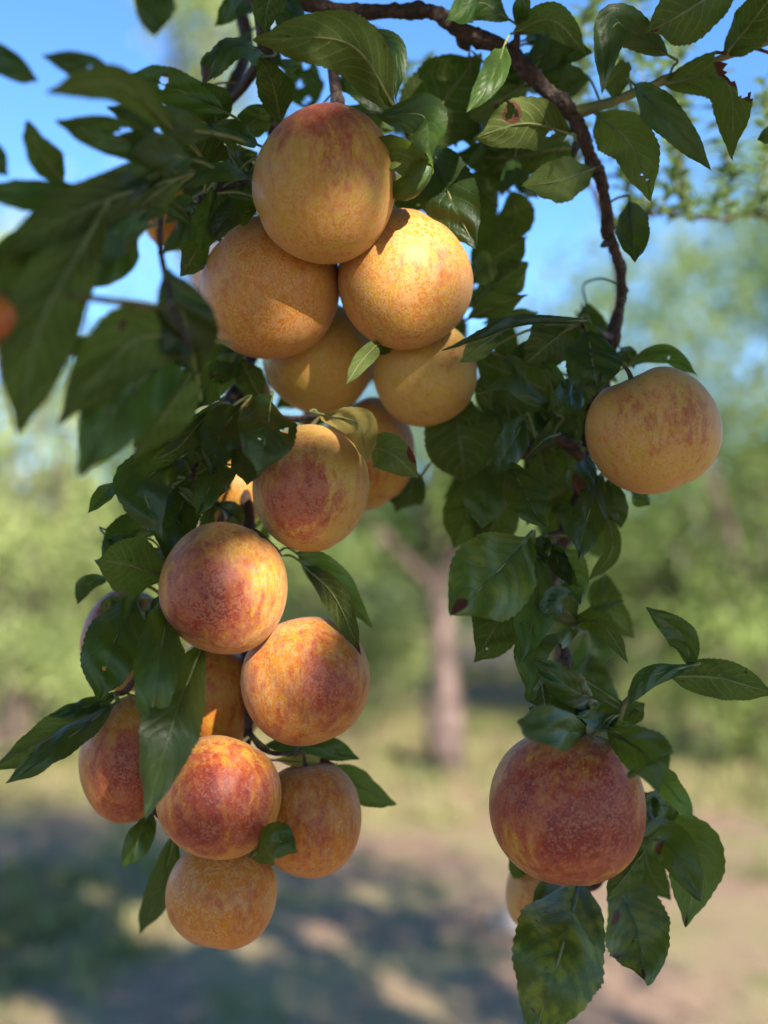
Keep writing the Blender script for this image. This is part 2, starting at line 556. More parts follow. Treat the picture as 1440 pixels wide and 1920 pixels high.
def make_tree(name, base, h, crown_r, crown_z, trunk_r, mat, label, group, leaves=5000, leaf=0.09, clumps=40,
              seed=1, upright=False, lean=(0, 0)):
    """tree > trunk (with limbs), crown."""
    r_ = np.random.default_rng(seed)
    base = np.array([base[0], base[1], float(ground_z(np.array(base[0]), np.array(base[1]))) - 0.03])
    root = empty(name, base)
    tag(root, label, 'tree', group)
    # clump centres in an uneven ellipsoid
    rz = (h - crown_z) / 2
    c0 = np.array([lean[0], lean[1], crown_z + rz])
    d = r_.normal(0, 1, (clumps, 3))
    d /= np.linalg.norm(d, axis=1)[:, None]
    rad = r_.uniform(0.35, 1.0, clumps)[:, None] ** 0.6
    Cc = c0 + d * rad * np.array([crown_r, crown_r, rz]) * r_.uniform(0.8, 1.15, (clumps, 1))
    parts = []
    fork = np.array([lean[0] * 0.4, lean[1] * 0.4, min(crown_z * 1.1, h * 0.42)])
    parts.append(tube([(0, 0, 0), fork * np.array([0.3, 0.3, 0.5]) + r_.normal(0, 0.03, 3), fork],
                      [trunk_r * 1.35, trunk_r, trunk_r * 0.85], 14, 9, 0.05, seed, 3))
    parts.append(tube([fork - (0, 0, 0.1), (fork + c0) / 2 + r_.normal(0, 0.08, 3), c0 + (0, 0, rz * 0.7)],
                      [trunk_r * 0.8, trunk_r * 0.5, trunk_r * 0.12], 12, 7, 0.04, seed + 1))
    for q in Cc[:: max(1, clumps // 16)]:
        m_ = (fork + q) / 2 + np.array([0, 0, 0.12 * np.linalg.norm(q - fork)]) + r_.normal(0, 0.06, 3)
        parts.append(tube([fork - (0, 0, 0.05), m_, q], [trunk_r * 0.5, trunk_r * 0.25, trunk_r * 0.06], 9, 6, 0.03, seed))
    V, Fc = join(parts)
    link('trunk', mesh_np('trunk', V, Fc), root, [M_TRUNK])
    k = r_.integers(0, clumps, leaves)
    sz = crown_r * 0.19
    off = r_.normal(0, 1, (leaves, 3)) * np.array([sz, sz, sz * (1.6 if upright else 0.8)])
    P = Cc[k] + off
    # sprays: pull leaves on to short twigs so that the outline is uneven
    ct = r_.normal(0, 0.34, clumps)[k]
    V, Fc, t = leaf_cloud(P, leaf, seed + 5, 0.1 if upright else 0.4, tintc=ct)
    link('crown', mesh_np('crown', V, Fc, False, {'tint': t}), root, [mat])
    return root


def gpos(px, D):
    return ((px - 720) / F * D, D)


ORCH = 'orchard trees standing behind the plum branch'
make_tree('orchard_tree', gpos(842, 8.4), 3.5, 1.15, 1.35, 0.10, M_FOL[0],
          'orchard tree with pinkish grey trunk standing between the two hanging fruit clusters', ORCH, 5200, 0.10, 34, 11, lean=(-0.2, 0.3))
make_tree('orchard_tree', gpos(60, 9.5), 4.6, 1.45, 0.45, 0.09, M_FOL[1],
          'low bushy pale green tree beyond the left fruit cluster', ORCH, 7000, 0.10, 44, 12)
make_tree('orchard_tree', gpos(300, 14), 5.6, 1.9, 0.4, 0.12, M_FOL[0],
          'rounded green tree further back behind the long fruit cluster', ORCH, 6000, 0.13, 44, 13)
make_tree('orchard_tree', gpos(-150, 13), 6.6, 1.7, 1.0, 0.14, M_FOL[1],
          'tall pale tree reaching the sky behind the blurred foreground leaves', ORCH, 7000, 0.13, 48, 14)
make_tree('orchard_tree', gpos(1460, 8.2), 5.3, 1.5, 0.7, 0.06, M_FOL[0],
          'tall leafy tree behind the single plum on the side branch', ORCH, 7600, 0.10, 50, 15)
make_tree('orchard_tree', gpos(1270, 10.5), 5.0, 1.35, 0.35, 0.05, M_FOL[1],
          'paler green tree with slender trunk beside the tall leafy tree', ORCH, 6500, 0.11, 44, 16)
make_tree('orchard_tree', gpos(1010, 16), 5.4, 1.9, 0.4, 0.13, M_FOL[2],
          'distant dull green tree seen past the right hanging branch', ORCH, 5200, 0.16, 40, 17)
make_tree('orchard_tree', gpos(600, 17), 5.6, 2.2, 0.4, 0.13, M_FOL[2],
          'distant dark green tree behind the lowest plums of the long cluster', ORCH, 5200, 0.16, 40, 18)
make_tree('orchard_tree', gpos(1640, 14), 8.0, 2.6, 1.0, 0.15, M_FOL[2],
          'large far tree rising behind the tall leafy tree', ORCH, 6500, 0.16, 46, 19)
make_tree('pear_tree', gpos(385, 7.0), 6.4, 0.42, 3.6, 0.07, M_FOL[1],
          'slender pale pear tree with an upright top against the blue sky', ORCH, 2600, 0.08, 22, 20, upright=True)
make_tree('orchard_tree', gpos(230, 10.5), 2.3, 1.0, 0.15, 0.05, M_FOL[0],
          'low dark green bush standing on the dry ground beyond the reddest plums', ORCH, 4200, 0.09, 30, 21)
make_tree('orchard_tree', gpos(1120, 12.5), 2.4, 1.3, 0.15, 0.05, M_FOL[0],
          'low broad green bush on the dry ground past the twin leaves of the bough', ORCH, 4200, 0.10, 30, 22)
make_tree('orchard_tree', gpos(640, 11.5), 2.2, 1.1, 0.15, 0.05, M_FOL[1],
          'low pale green bush left of the pinkish grey trunk', ORCH, 3800, 0.10, 28, 23)
make_tree('orchard_tree', gpos(1380, 9.0), 1.5, 0.9, 0.10, 0.04, M_FOL[0],
          'knee-high green bush at the foot of the tall leafy tree', ORCH, 3200, 0.08, 24, 24)
make_tree('orchard_tree', gpos(30, 8.4), 1.3, 0.8, 0.10, 0.04, M_FOL[1],
          'small yellowish bush at the foot of the low bushy pale tree', ORCH, 2600, 0.08, 22, 25)
# a far wood closing the horizon: one uncountable mass
P = []
for q in range(150):
    a_ = rng.uniform(-0.75, 0.75)
    D = rng.uniform(26, 60)
    hh = rng.uniform(3.0, 6.5) * (0.7 + D / 80)
    P.append(rng.normal(0, 1, (170, 3)) * np.array([1.7, 1.7, hh * 0.24]) + np.array([a_ * D, D, hh * 0.48]))
P = np.vstack(P)
V, Fc, t = leaf_cloud(P, 0.55, 33, width=0.7)
tag(link('far_wood', mesh_np('far_wood', V, Fc, False, {'tint': t}), None, [M_FOL[2]]),
    'far band of trees closing the horizon behind the orchard', 'woods', kind='stuff')

# ------------------------------------------------------------------ wood of the plum branches (photo px, depth m, radius px)
WOOD = {'bough': [], 'cluster': [], 'fore': []}
WPTS = {'bough': [], 'cluster': [], 'fore': []}


def wood(grp, name, pts, mat, ring=12, per=9, jit=0.05, knobs=0, seed=0):
    P = [at(x, y, d) for x, y, d, r in pts]
    rad = [r * d / F for x, y, d, r in pts]
    nn = max(8, per * (len(pts) - 1))
    V, Fc = tube(P, rad, nn, ring, jit, seed, knobs)
    WOOD[grp].append((name, V, Fc, mat))
    WPTS[grp].append(spline(P, nn * 2))


wood('bough', 'limb', [(330, -120, .50, 22.4), (430, -60, .51, 18.9), (560, -2, .52, 14.6), (640, 20, .52, 13.8), (740, 22, .52, 12.9), (815, 24, .52, 14.6), (870, 60, .52, 15.5),
                       (950, 95, .52, 14.6), (1020, 165, .52, 14.6), (1072, 213, .52, 15.5), (1102, 280, .525, 12.0), (1130, 350, .53, 11.2),
                       (1143, 440, .535, 10.3), (1162, 500, .54, 8.6), (1165, 560, .54, 8.6), (1150, 625, .54, 12.0), (1135, 700, .54, 10.3),
                       (1105, 790, .54, 9.5), (1095, 890, .545, 9.5), (1060, 1000, .54, 12.9), (1040, 1080, .54, 11.2), (1045, 1160, .54, 9.5),
                       (1060, 1250, .535, 9.5), (1072, 1340, .53, 9.5), (1085, 1385, .525, 7.7)], M_BARK, 14, 11, 0.09, 80, 3)
wood('bough', 'shoot', [(1072, 212, .52, 11), (1100, 205, .52, 12), (1150, 190, .52, 9), (1250, 150, .515, 8), (1350, 110, .51, 7), (1440, 78, .505, 7), (1540, 40, .50, 6)], M_SHOOT, 10, 8, 0.03, 8, 4)
wood('bough', 'twig', [(1375, 98, .51, 4), (1410, 90, .51, 4), (1450, 102, .51, 3)], M_BARK, 8, 6, 0.05)
wood('bough', 'twig', [(616, 20, .52, 12), (622, 110, .52, 10), (632, 190, .515, 10), (632, 235, .51, 8)], M_BARK, 12, 9, 0.05, 6, 5)
wood('bough', 'twig', [(960, 95, .52, 9), (968, 80, .515, 8), (972, 55, .515, 5)], M_BARK, 9, 7, 0.08, 4, 6)
wood('bough', 'twig', [(865, 55, .52, 10), (868, 82, .525, 9), (880, 92, .53, 6)], M_BARK, 9, 6, 0.08, 3, 7)
wood('bough', 'twig', [(1080, 265, .52, 6), (1076, 295, .515, 5)], M_BARK, 8, 6, 0.1, 2, 9)
wood('bough', 'twig', [(1140, 455, .535, 7), (1128, 462, .53, 5)], M_BARK, 8, 6, 0.1, 2, 10)
wood('bough', 'twig', [(1095, 860, .54, 10), (1040, 820, .53, 12), (985, 850, .525, 11), (975, 855, .525, 8)], M_BARK, 10, 8, 0.07, 6, 11)
wood('bough', 'twig', [(1060, 1000, .54, 8), (1020, 1008, .525, 8), (1000, 1020, .515, 6)], M_BARK, 9, 7, 0.08, 4, 12)
wood('bough', 'twig', [(1085, 1380, .525, 7), (1130, 1365, .50, 7), (1158, 1352, .49, 7), (1175, 1315, .485, 6), (1230, 1275, .48, 5), (1275, 1255, .48, 4)], M_SHOOT, 9, 8, 0.03, 3, 13)
wood('bough', 'twig', [(1080, 1380, .53, 7), (1140, 1560, .545, 7), (1120, 1660, .54, 6), (1060, 1655, .555, 5), (1010, 1640, .56, 4)], M_BARK, 8, 8, 0.06, 3, 14)
wood('bough', 'twig', [(1150, 635, .54, 8), (1110, 620, .52, 8), (1093, 605, .505, 6)], M_BARK, 9, 7, 0.08, 3, 15)
wood('cluster', 'limb', [(470, -60, .50, 17), (490, 30, .51, 15), (500, 120, .52, 13), (508, 200, .53, 13), (515, 300, .555, 12), (505, 420, .58, 12), (495, 560, .60, 11), (478, 660, .59, 11),
                         (450, 715, .56, 11), (452, 800, .56, 10), (455, 900, .545, 11), (468, 985, .54, 12), (470, 1100, .545, 10), (463, 1230, .535, 9), (466, 1330, .525, 8), (463, 1395, .525, 8),
                         (450, 1480, .53, 7), (440, 1570, .53, 6)], M_BARK, 12, 9, 0.06, 34, 21)
wood('cluster', 'twig', [(462, 700, .565, 10), (430, 745, .54, 10), (395, 805, .52, 8), (372, 860, .51, 7), (358, 900, .505, 6)], M_BARK, 10, 9, 0.06, 6, 22)
wood('cluster', 'twig', [(432, 742, .54, 5), (448, 775, .53, 5)], M_BARK, 8, 6, 0.08, 2, 23)
wood('cluster', 'twig', [(512, 290, .55, 9), (480, 325, .53, 10), (430, 345, .51, 9), (390, 365, .50, 7), (370, 380, .50, 5)], M_BARK, 10, 9, 0.09, 9, 24)
wood('cluster', 'twig', [(495, 100, .52, 10), (455, 165, .545, 9), (425, 195, .56, 8)], M_BARK, 10, 8, 0.06, 4, 25)
wood('cluster', 'twig', [(380, 380, .50, 5), (395, 430, .51, 5), (372, 460, .52, 4)], M_BARK, 8, 7, 0.09, 4, 26)
wood('cluster', 'twig', [(465, 1370, .525, 5), (500, 1408, .51, 5), (550, 1415, .505, 4)], M_BARK, 8, 7, 0.08, 3, 27)
wood('cluster', 'twig', [(470, 1010, .54, 6), (505, 1035, .52, 4), (528, 1042, .51, 3)], M_SHOOT, 8, 7, 0.05, 0, 28)
wood('cluster', 'twig', [(455, 900, .545, 7), (400, 1000, .54, 6), (330, 1100, .52, 6), (300, 1200, .515, 5), (240, 1290, .51, 6), (215, 1300, .505, 4)], M_BARK, 8, 8, 0.07, 5, 29)
wood('cluster', 'twig', [(450, 1480, .53, 6), (370, 1530, .52, 5), (300, 1530, .505, 5), (285, 1500, .50, 4)], M_BARK, 8, 8, 0.07, 3, 30)
wood('cluster', 'twig', [(505, 420, .58, 8), (600, 560, .585, 7), (690, 640, .56, 6), (730, 650, .54, 5)], M_BARK, 8, 8, 0.07, 4, 31)
wood('cluster', 'twig', [(455, 770, .56, 8), (540, 785, .545, 7), (600, 780, .52, 5)], M_BARK, 8, 8, 0.07, 4, 32)
wood('cluster', 'twig', [(508, 240, .54, 8), (640, 300, .55, 7), (760, 350, .54, 7), (870, 330, .56, 6)], M_BARK, 8, 8, 0.07, 4, 33)
wood('fore', 'limb', [(445, -40, .60, 14), (452, 20, .60, 14), (462, 90, .59, 12), (425, 190, .56, 10), (360, 270, .50, 8), (250, 330, .46, 7), (120, 360, .43, 6), (-60, 370, .41, 6)], M_BARK, 10, 9, 0.05, 10, 41)
wood('fore', 'twig', [(330, 290, .47, 7), (300, 420, .40, 6), (320, 560, .36, 6), (360, 660, .35, 5)], M_BARK, 8, 8, 0.05, 4, 42)
wood('fore', 'twig', [(250, 330, .46, 6), (200, 400, .42, 5), (120, 440, .40, 5)], M_BARK, 8, 8, 0.05, 4, 43)

LABELS = {'bough': ('arching brown plum bough with leafy side twigs and one large low plum', 'branch'),
          'cluster': ('hanging plum branch with leaves, carrying the long crowded cluster of fruit', 'branch'),
          'fore': ('blurred plum branch of large dark leaves beside the topmost plums', 'branch')}
ROOT = {}
for g in WOOD:
    r0 = empty('plum_branch', Vector(WPTS[g][0][0]))
    tag(r0, LABELS[g][0], LABELS[g][1], 'leafy branches of the plum tree')
    ROOT[g] = r0


def local(o, parent):
    """Keep world-space vertices while parenting."""
    o.parent = parent
    o.matrix_parent_inverse = parent.matrix_world.inverted()
    return o


for g in WOOD:
    for nm, V, Fc, m in WOOD[g]:
        local(link(nm, mesh_np(nm, V, Fc), None, [m]), ROOT[g])
ALLW = {g: np.vstack(WPTS[g]) for g in WPTS}


# ------------------------------------------------------------------ leaves
def leaf(grp, pts, w, side='T', fold=0.18, bow=0.0, roll=0.0, wave=0.085, mat=None, holes=(), necro=(), chlor=0.0,
         shape=1.0, pet=True, nu=56, nv=7, curl=0.10):
    """One leaf. pts: (x, y, depth) from base to tip in photograph pixels; w: width in the same pixels."""
    seed = int(rng.integers(1 << 30))
    r_ = np.random.default_rng(seed)
    P = np.array([at(*p) for p in pts])
    C = spline(P, nu + 1)
    dm = np.mean([p[2] for p in pts])
    W = w * dm / F
    T = np.gradient(C, axis=0)
    T /= np.linalg.norm(T, axis=1)[:, None]
    Vc = np.array(CAM) - C
    Vc /= np.linalg.norm(Vc, axis=1)[:, None]
    N = Vc - (Vc * T).sum(1)[:, None] * T
    N /= np.linalg.norm(N, axis=1)[:, None]
    if side == 'U':
        N = -N
    B = np.cross(T, N)
    if bow == 0.0:
        bow = r_.normal(0, 0.05)
    tw = roll + r_.normal(0, 0.14) + np.linspace(0, 1, nu + 1) * r_.normal(0, 0.22)
    N, B = (N * np.cos(tw)[:, None] + B * np.sin(tw)[:, None]), (B * np.cos(tw)[:, None] - N * np.sin(tw)[:, None])
    u = np.linspace(0, 1, nu + 1)
    um = 0.46 + 0.06 * (shape - 1) + r_.normal(0, 0.025)
    prof = np.where(u < um, np.sin(0.5 * math.pi * np.clip(u / um, 0, 1)) ** 0.72,
                    np.cos(0.5 * math.pi * np.clip((u - um) / (1 - um), 0, 1)) ** 0.80)
    prof = prof * (1 - 0.25 * np.exp(-((u - 0.93) / 0.06) ** 2))
    prof[0] = 0.02
    prof[-1] = 0.0
    sv = np.linspace(-1, 1, 2 * nv + 1)
    L = np.linalg.norm(np.diff(C, axis=0), axis=1).sum()
    U, S = np.meshgrid(u, sv, indexing='ij')
    A = np.abs(S)
    saw = 1 + np.where(A > 0.99, 0.045 * ((np.arange(nu + 1)[:, None] % 3) / 2.0 - 0.5), 0)
    ragged = 1 + 0.035 * np.interp(U + 0 * S, np.linspace(0, 1, 12), r_.normal(0, 1, 12)) * np.sign(S) * A
    hw = W / 2 * prof[:, None] * saw * ragged
    fo = fold + r_.normal(0, 0.14)
    ph = 8.5 * U - 2.3 * A ** 1.35 + 0.43 * (S > 0)
    tri = np.abs((ph % 1) - 0.5)
    z = hw * A * math.sin(fo)
    z = z - curl * W * A ** 2.2 * prof[:, None]
    z += W * 0.005 * (tri - 0.25) * 4 * (1 - A ** 4) * np.minimum(1, prof[:, None] * 1.3) * (A > 0.05)
    f1, f2, p1, p2 = r_.uniform(9, 15), r_.uniform(4, 8), r_.uniform(0, 6.28), r_.uniform(0, 6.28)
    z += W * wave * A ** 2 * (np.sin(f1 * U + p1 + 1.7 * S) * 0.6 + np.sin(f2 * U + p2 - 1.1 * S))
    z += bow * L * np.sin(math.pi * U)
    for k3 in range(5):      # crinkles between the veins
        fu_, fv_, p3 = r_.uniform(10, 26), r_.uniform(2, 7), r_.uniform(0, 6.28)
        z += W * 0.015 * np.sin(fu_ * U + fv_ * S + p3) * np.minimum(1, 2 * prof[:, None])
    X = C[:, None] + B[:, None] * (S * hw * math.cos(fo))[..., None] + N[:, None] * z[..., None]
    m = 2 * nv + 1
    i, j = np.meshgrid(np.arange(nu), np.arange(2 * nv), indexing='ij')
    a = i * m + j
    Fc = np.stack([a, a + 1, a + m + 1, a + m], -1).reshape(-1, 4)
    # orient faces so that the face normal is the upper side
    q = X.reshape(-1, 3)
    k = len(Fc) // 2 + nv // 2
    fn = np.cross(q[Fc[k][1]] - q[Fc[k][0]], q[Fc[k][2]] - q[Fc[k][0]])
    if fn @ N[nu // 2] < 0:
        Fc = Fc[:, ::-1]
    fu = (U[:-1, :-1] + U[1:, 1:]).ravel() / 2
    fv = (S[:-1, :-1] + S[1:, 1:]).ravel() / 2
    ok = np.ones(len(Fc), bool)
    asp = W / 2 / max(L, 1e-6)
    for hu, hv, hr in holes:
        dd = np.hypot(fu - hu, (fv - hv) * asp * prof[(fu * nu).astype(int)])
        aa = np.arctan2((fv - hv), (fu - hu) * 3)
        ok &= dd > hr * (1 + 0.25 * np.sin(3 * aa + hu * 20) + 0.15 * np.sin(5 * aa + 3))
    nec = np.zeros(U.shape)
    for hu, hv, hr in tuple(necro) + tuple((h[0], h[1], h[2] * 1.35) for h in holes):
        dd = np.hypot(U - hu, (S - hv) * asp)
        nec = np.maximum(nec, 1 - sstep(dd, hr * 0.6, hr * 1.3))
    edge = 0.42 * (A > 0.98) * (r_.random(U.shape) > 0.35)
    nec = np.maximum(nec, edge)
    me = mesh_np('leaf', q, Fc[ok], True, {'lu': U.ravel(), 'lv': S.ravel(), 'necro': nec.ravel(),
                                          'chlor': np.full(U.size, chlor)})
    o = local(link('leaf', me, None, [mat or M_LEAF]), ROOT[grp])
    # petiole and midrib in one tapered tube, nearer the underside
    rb = max(0.00055, min(0.0011, W * 0.030))
    under = -N * rb * (0.35 if side == 'U' else 0.8)
    zmid = bow * L * np.sin(math.pi * u)
    mid = C + N * zmid[:, None] + under
    st = mid[0]
    wpts = ALLW[grp]
    dd = np.linalg.norm(wpts - st, axis=1)
    kk = int(dd.argmin())
    plen = min(0.016, 0.22 * L + 0.004)
    if pet and dd[kk] < (0.018 if grp == 'fore' else 0.042):
        e = wpts[kk]
        c1 = st - T[0] * min(plen, dd[kk] * 0.5)
        path = [e, (e + c1) / 2 + np.array([0, 0, 0.10 * dd[kk]]), c1, st]
    else:
        path = [st - T[0] * plen + np.array([0, 0, -0.001]), st - T[0] * plen * 0.5, st]
    path = path + [mid[int(nu * f)] for f in (0.12, 0.25, 0.4, 0.55, 0.7, 0.85, 0.96)]
    kp = len(path) - 8
    rr = [rb * 1.15] * (kp + 1) + [rb, rb * 0.85, rb * 0.7, rb * 0.55, rb * 0.42, rb * 0.3, rb * 0.18]
    V2, F2 = tube(path, rr, 34, 6)
    local(link('midrib', mesh_np('midrib', V2, F2), None, [M_RIB]), o)
    return o


def LL(grp, rows):
    for row in rows:
        bx, by, bd, tx_, ty_, td, w = row[:7]
        kw = dict(row[7]) if len(row) > 7 else {}
        c = kw.pop('c', None)
        pts = [(bx, by, bd)] + ([c] if c else [((bx + tx_) / 2 + (by - ty_) * 0.06 * random.uniform(-1, 1), (by + ty_) / 2 + (tx_ - bx) * 0.06 * random.uniform(-1, 1), (bd + td) / 2 - 0.006)]) + [(tx_, ty_, td)]
        if grp != 'fore' and 'mat' not in kw and random.random() < 0.14:
            kw['mat'] = M_LEAF_L
        leaf(grp, pts, w, **kw)


U = dict(side='U')


def D(**k):
    return k


# leaves of the arching bough (right)
LL('bough', [
    (742, 207, .475, 472, 74, .435, 118, D(side='U', c=(655, 82, .45), roll=.35, fold=.3)),
    (682, 62, .51, 742, 192, .50, 40, D(c=(738, 92, .50), roll=.5)),
    (640, 122, .53, 726, 218, .51, 72, D()),
    (775, 285, .55, 900, 100, .545, 158, D(side='U', fold=.05)),
    (990, 150, .545, 880, 222, .54, 120, D(side='U', holes=((.6, .1, .03),))),
    (945, 88, .475, 875, 210, .455, 54, D(c=(925, 140, .46))),
    (712, 213, .46, 808, 294, .43, 84, D(c=(792, 216, .44), roll=-.4)),
    (812, 278, .52, 893, 468, .495, 112, D(roll=.15)),
    (790, 320, .56, 748, 405, .55, 90, D(side='U')),
    (1066, 250, .515, 890, 258, .475, 98, D(side='U', c=(985, 232, .495), roll=-.15, holes=((.22, .25, .022), (.62, -.55, .05)), necro=((.62, -.5, .09),))),
    (1045, 280, .56, 850, 290, .57, 96, D(side='U', holes=((.72, .45, .018), (.62, .5, .014)))),
    (1112, 316, .525, 983, 350, .49, 82, D(side='U', fold=.3)),
    (880, 325, .575, 932, 388, .58, 60, D(side='U')),
    (735, 335, .50, 795, 320, .475, 62, D(side='U', mat=M_LEAF_L, bow=-.35, curl=.5, c=(770, 290, .47))),
    (742, 345, .49, 790, 300, .475, 46, D(side='T', mat=M_LEAF_L, bow=.3, curl=.5, c=(775, 335, .466))),
    (625, 208, .53, 740, 245, .525, 58, D(side='U', mat=M_LEAF_L)),
    (955, 36, .51, 840, 38, .49, 62, D(c=(900, 2, .50), roll=.2)),
    (972, 48, .515, 983, -20, .50, 34, D()),
    (962, 62, .515, 1100, 104, .51, 62, D(side='U', mat=M_LEAF_L, c=(1035, 42, .50), holes=((.8, 0, .02),))),
    (985, 122, .53, 1112, 98, .52, 66, D(c=(1045, 92, .525))),
    (1000, 160, .54, 1105, 150, .53, 70, D()),
    (1252, 104, .50, 1128, 174, .46, 74, D(c=(1152, 46, .475), roll=-.1)),
    (1150, 185, .52, 1165, 110, .53, 60, D(side='U')),
    (1385, -45, .51, 1214, 62, .475, 122, D(side='U', necro=((.95, .2, .06),), roll=.15)),
    (1358, 106, .51, 1462, -30, .48, 86, D(side='U', roll=-.3)),
    (1190, 160, .50, 1334, 320, .465, 66, D(c=(1255, 215, .475), roll=.35)),
    (1240, 158, .515, 1374, 297, .48, 92, D(side='U', c=(1360, 150, .495), roll=.2, holes=((.50, .85, .11), (.62, .95, .07)), wave=.09)),
    (1118, 214, .52, 1222, 372, .48, 100, D(side='U', c=(1180, 270, .49), holes=((.85, .2, .015), (.8, -.1, .01)))),
    (1180, 376, .525, 1190, 492, .49, 66, D()),
    (1470, 235, .51, 1420, 262, .50, 34, D()),
    # round the side spur and behind the middle plums
    (1092, 600, .50, 828, 658, .46, 50, D(c=(965, 588, .475), roll=.75, fold=.45)),
    (925, 632, .505, 864, 680, .485, 46, D(side='U', mat=M_LEAF_L)),
    (845, 740, .56, 872, 908, .54, 140, D(side='U', holes=((.35, .35, .03),), fold=.05)),
    (1100, 614, .50, 1122, 737, .465, 104, D(holes=((.35, .05, .018), (.75, -.15, .03)))),
    (1088, 598, .525, 984, 684, .505, 100, D(side='U')),
    (1060, 750, .57, 888, 672, .56, 120, D(side='U', fold=.05)),
    (880, 500, .57, 988, 444, .555, 84, D(side='U', mat=M_LEAF)),
    (880, 575, .565, 990, 490, .55, 90, D(side='U')),
    (878, 598, .55, 990, 553, .525, 54, D(side='U', mat=M_LEAF_L)),
    (880, 505, .555, 934, 512, .545, 62, D(side='U', mat=M_LEAF_L)),
    (930, 600, .56, 1010, 585, .55, 34, D(side='U', mat=M_LEAF_L)),
    (1045, 775, .525, 893, 740, .49, 52, D(c=(965, 716, .50), roll=.8)),
    (1090, 722, .52, 1032, 768, .485, 66, D()),
    (985, 785, .52, 932, 888, .485, 78, D(roll=-.3)),
    (952, 868, .50, 1026, 990, .455, 82, D(c=(985, 915, .465))),
    (930, 868, .53, 903, 990, .505, 88, D()),
    (905, 890, .58, 850, 1030, .56, 100, D(side='U')),
    (975, 905, .58, 905, 1030, .56, 92, D(side='U')),
    (1012, 838, .545, 1022, 962, .525, 82, D(side='U')),
    (1128, 888, .51, 1082, 1055, .465, 68, D(c=(1105, 970, .475), roll=-.25)),
    (1103, 858, .52, 1082, 928, .49, 50, D(necro=((.8, .6, .2),))),
    (1140, 900, .535, 1164, 990, .53, 48, D()),
    (1130, 940, .54, 1104, 1088, .525, 32, D(c=(1148, 1030, .52), side='U')),
    (1145, 930, .55, 1140, 1010, .54, 36, D(side='U', mat=M_LEAF_L)),
    (1010, 850, .55, 1090, 780, .53, 60, D()),
    (1060, 900, .56, 1040, 1000, .55, 70, D(side='U')),
    (1180, 918, .55, 1218, 948, .53, 36, D()),
    (990, 1008, .50, 848, 1152, .44, 162, D(chlor=.7, necro=((.97, .1, .13),), roll=.1, wave=.06)),
    (955, 1105, .53, 888, 1240, .495, 102, D(side='U', holes=((.82, .2, .014),))),
    (1010, 1036, .505, 972, 1246, .455, 76, D(c=(1000, 1130, .465))),
    (1032, 1020, .52, 1088, 1134, .475, 66, D(c=(1070, 1065, .485))),
    (1085, 1170, .515, 1012, 1158, .47, 62, D(c=(1045, 1130, .48))),
    (1075, 1180, .515, 990, 1300, .46, 86, D(c=(1010, 1200, .47), roll=.2)),
    (1055, 1305, .525, 974, 1262, .485, 72, D(holes=((.7, .4, .04),))),
    (1115, 1315, .51, 1000, 1232, .455, 60, D(c=(1060, 1285, .46))),
    (1108, 1342, .50, 1030, 1298, .46, 48, D()),
    (1135, 1350, .49, 1080, 1345, .45, 42, D()),
    (1098, 1378, .47, 970, 1352, .42, 78, D(c=(1030, 1365, .42), roll=-.1, wave=.07)),
    (1140, 1370, .475, 1236, 1486, .415, 98, D(c=(1200, 1410, .42), roll=.15)),
    (1222, 1432, .47, 1302, 1540, .44, 50, D()),
    (1196, 1506, .51, 1272, 1520, .47, 70, D(holes=((.25, -.1, .02),))),
    (1195, 1562, .53, 1285, 1740, .49, 118, D(side='U', mat=M_LEAF_L, c=(1300, 1600, .50), necro=((.98, 0, .06),))),
    (1190, 1568, .51, 1315, 1690, .45, 82, D(c=(1265, 1588, .465), necro=((.45, .3, .05),))),
    (1155, 1640, .53, 1208, 1838, .465, 134, D(chlor=.5, necro=((.97, .0, .08), (.30, .55, .05), (.72, .9, .05)), holes=((.6, .1, .012),))),
    (1090, 1652, .51, 995, 1965, .445, 176, D(chlor=.8, c=(1050, 1790, .45), fold=.1)),
    (1205, 1598, .495, 1138, 1684, .46, 58, D(side='U', mat=M_LEAF_L)),
    (990, 1650, .56, 952, 1600, .53, 46, D()),
    (1048, 1646, .53, 998, 1700, .50, 38, D()),
    (1258, 1268, .48, 1455, 1300, .475, 84, D(side='U', c=(1350, 1268, .475))),
    (1296, 1252, .48, 1211, 1138, .47, 58, D(c=(1275, 1190, .47))),
    (1302, 1246, .475, 1176, 1324, .455, 40, D(c=(1215, 1270, .46), roll=.3)),
    (1078, 1166, .52, 1178, 1244, .49, 40, D(side='U', c=(1128, 1172, .50))),
    (1072, 1166, .525, 1172, 1126, .51, 20, D(roll=.6)),
    (1102, 1338, .51, 1198, 1334, .485, 56, D()),
    (1158, 1352, .52, 1208, 1318, .51, 44, D(side='U')),
    (1150, 1362, .49, 1192, 1372, .47, 30, D()),
    (1172, 690, .53, 1308, 704, .51, 40, D(roll=.7, c=(1240, 672, .515), holes=((.55, .3, .02),))),
    (1165, 655, .55, 1190, 690, .53, 36, D()),
])
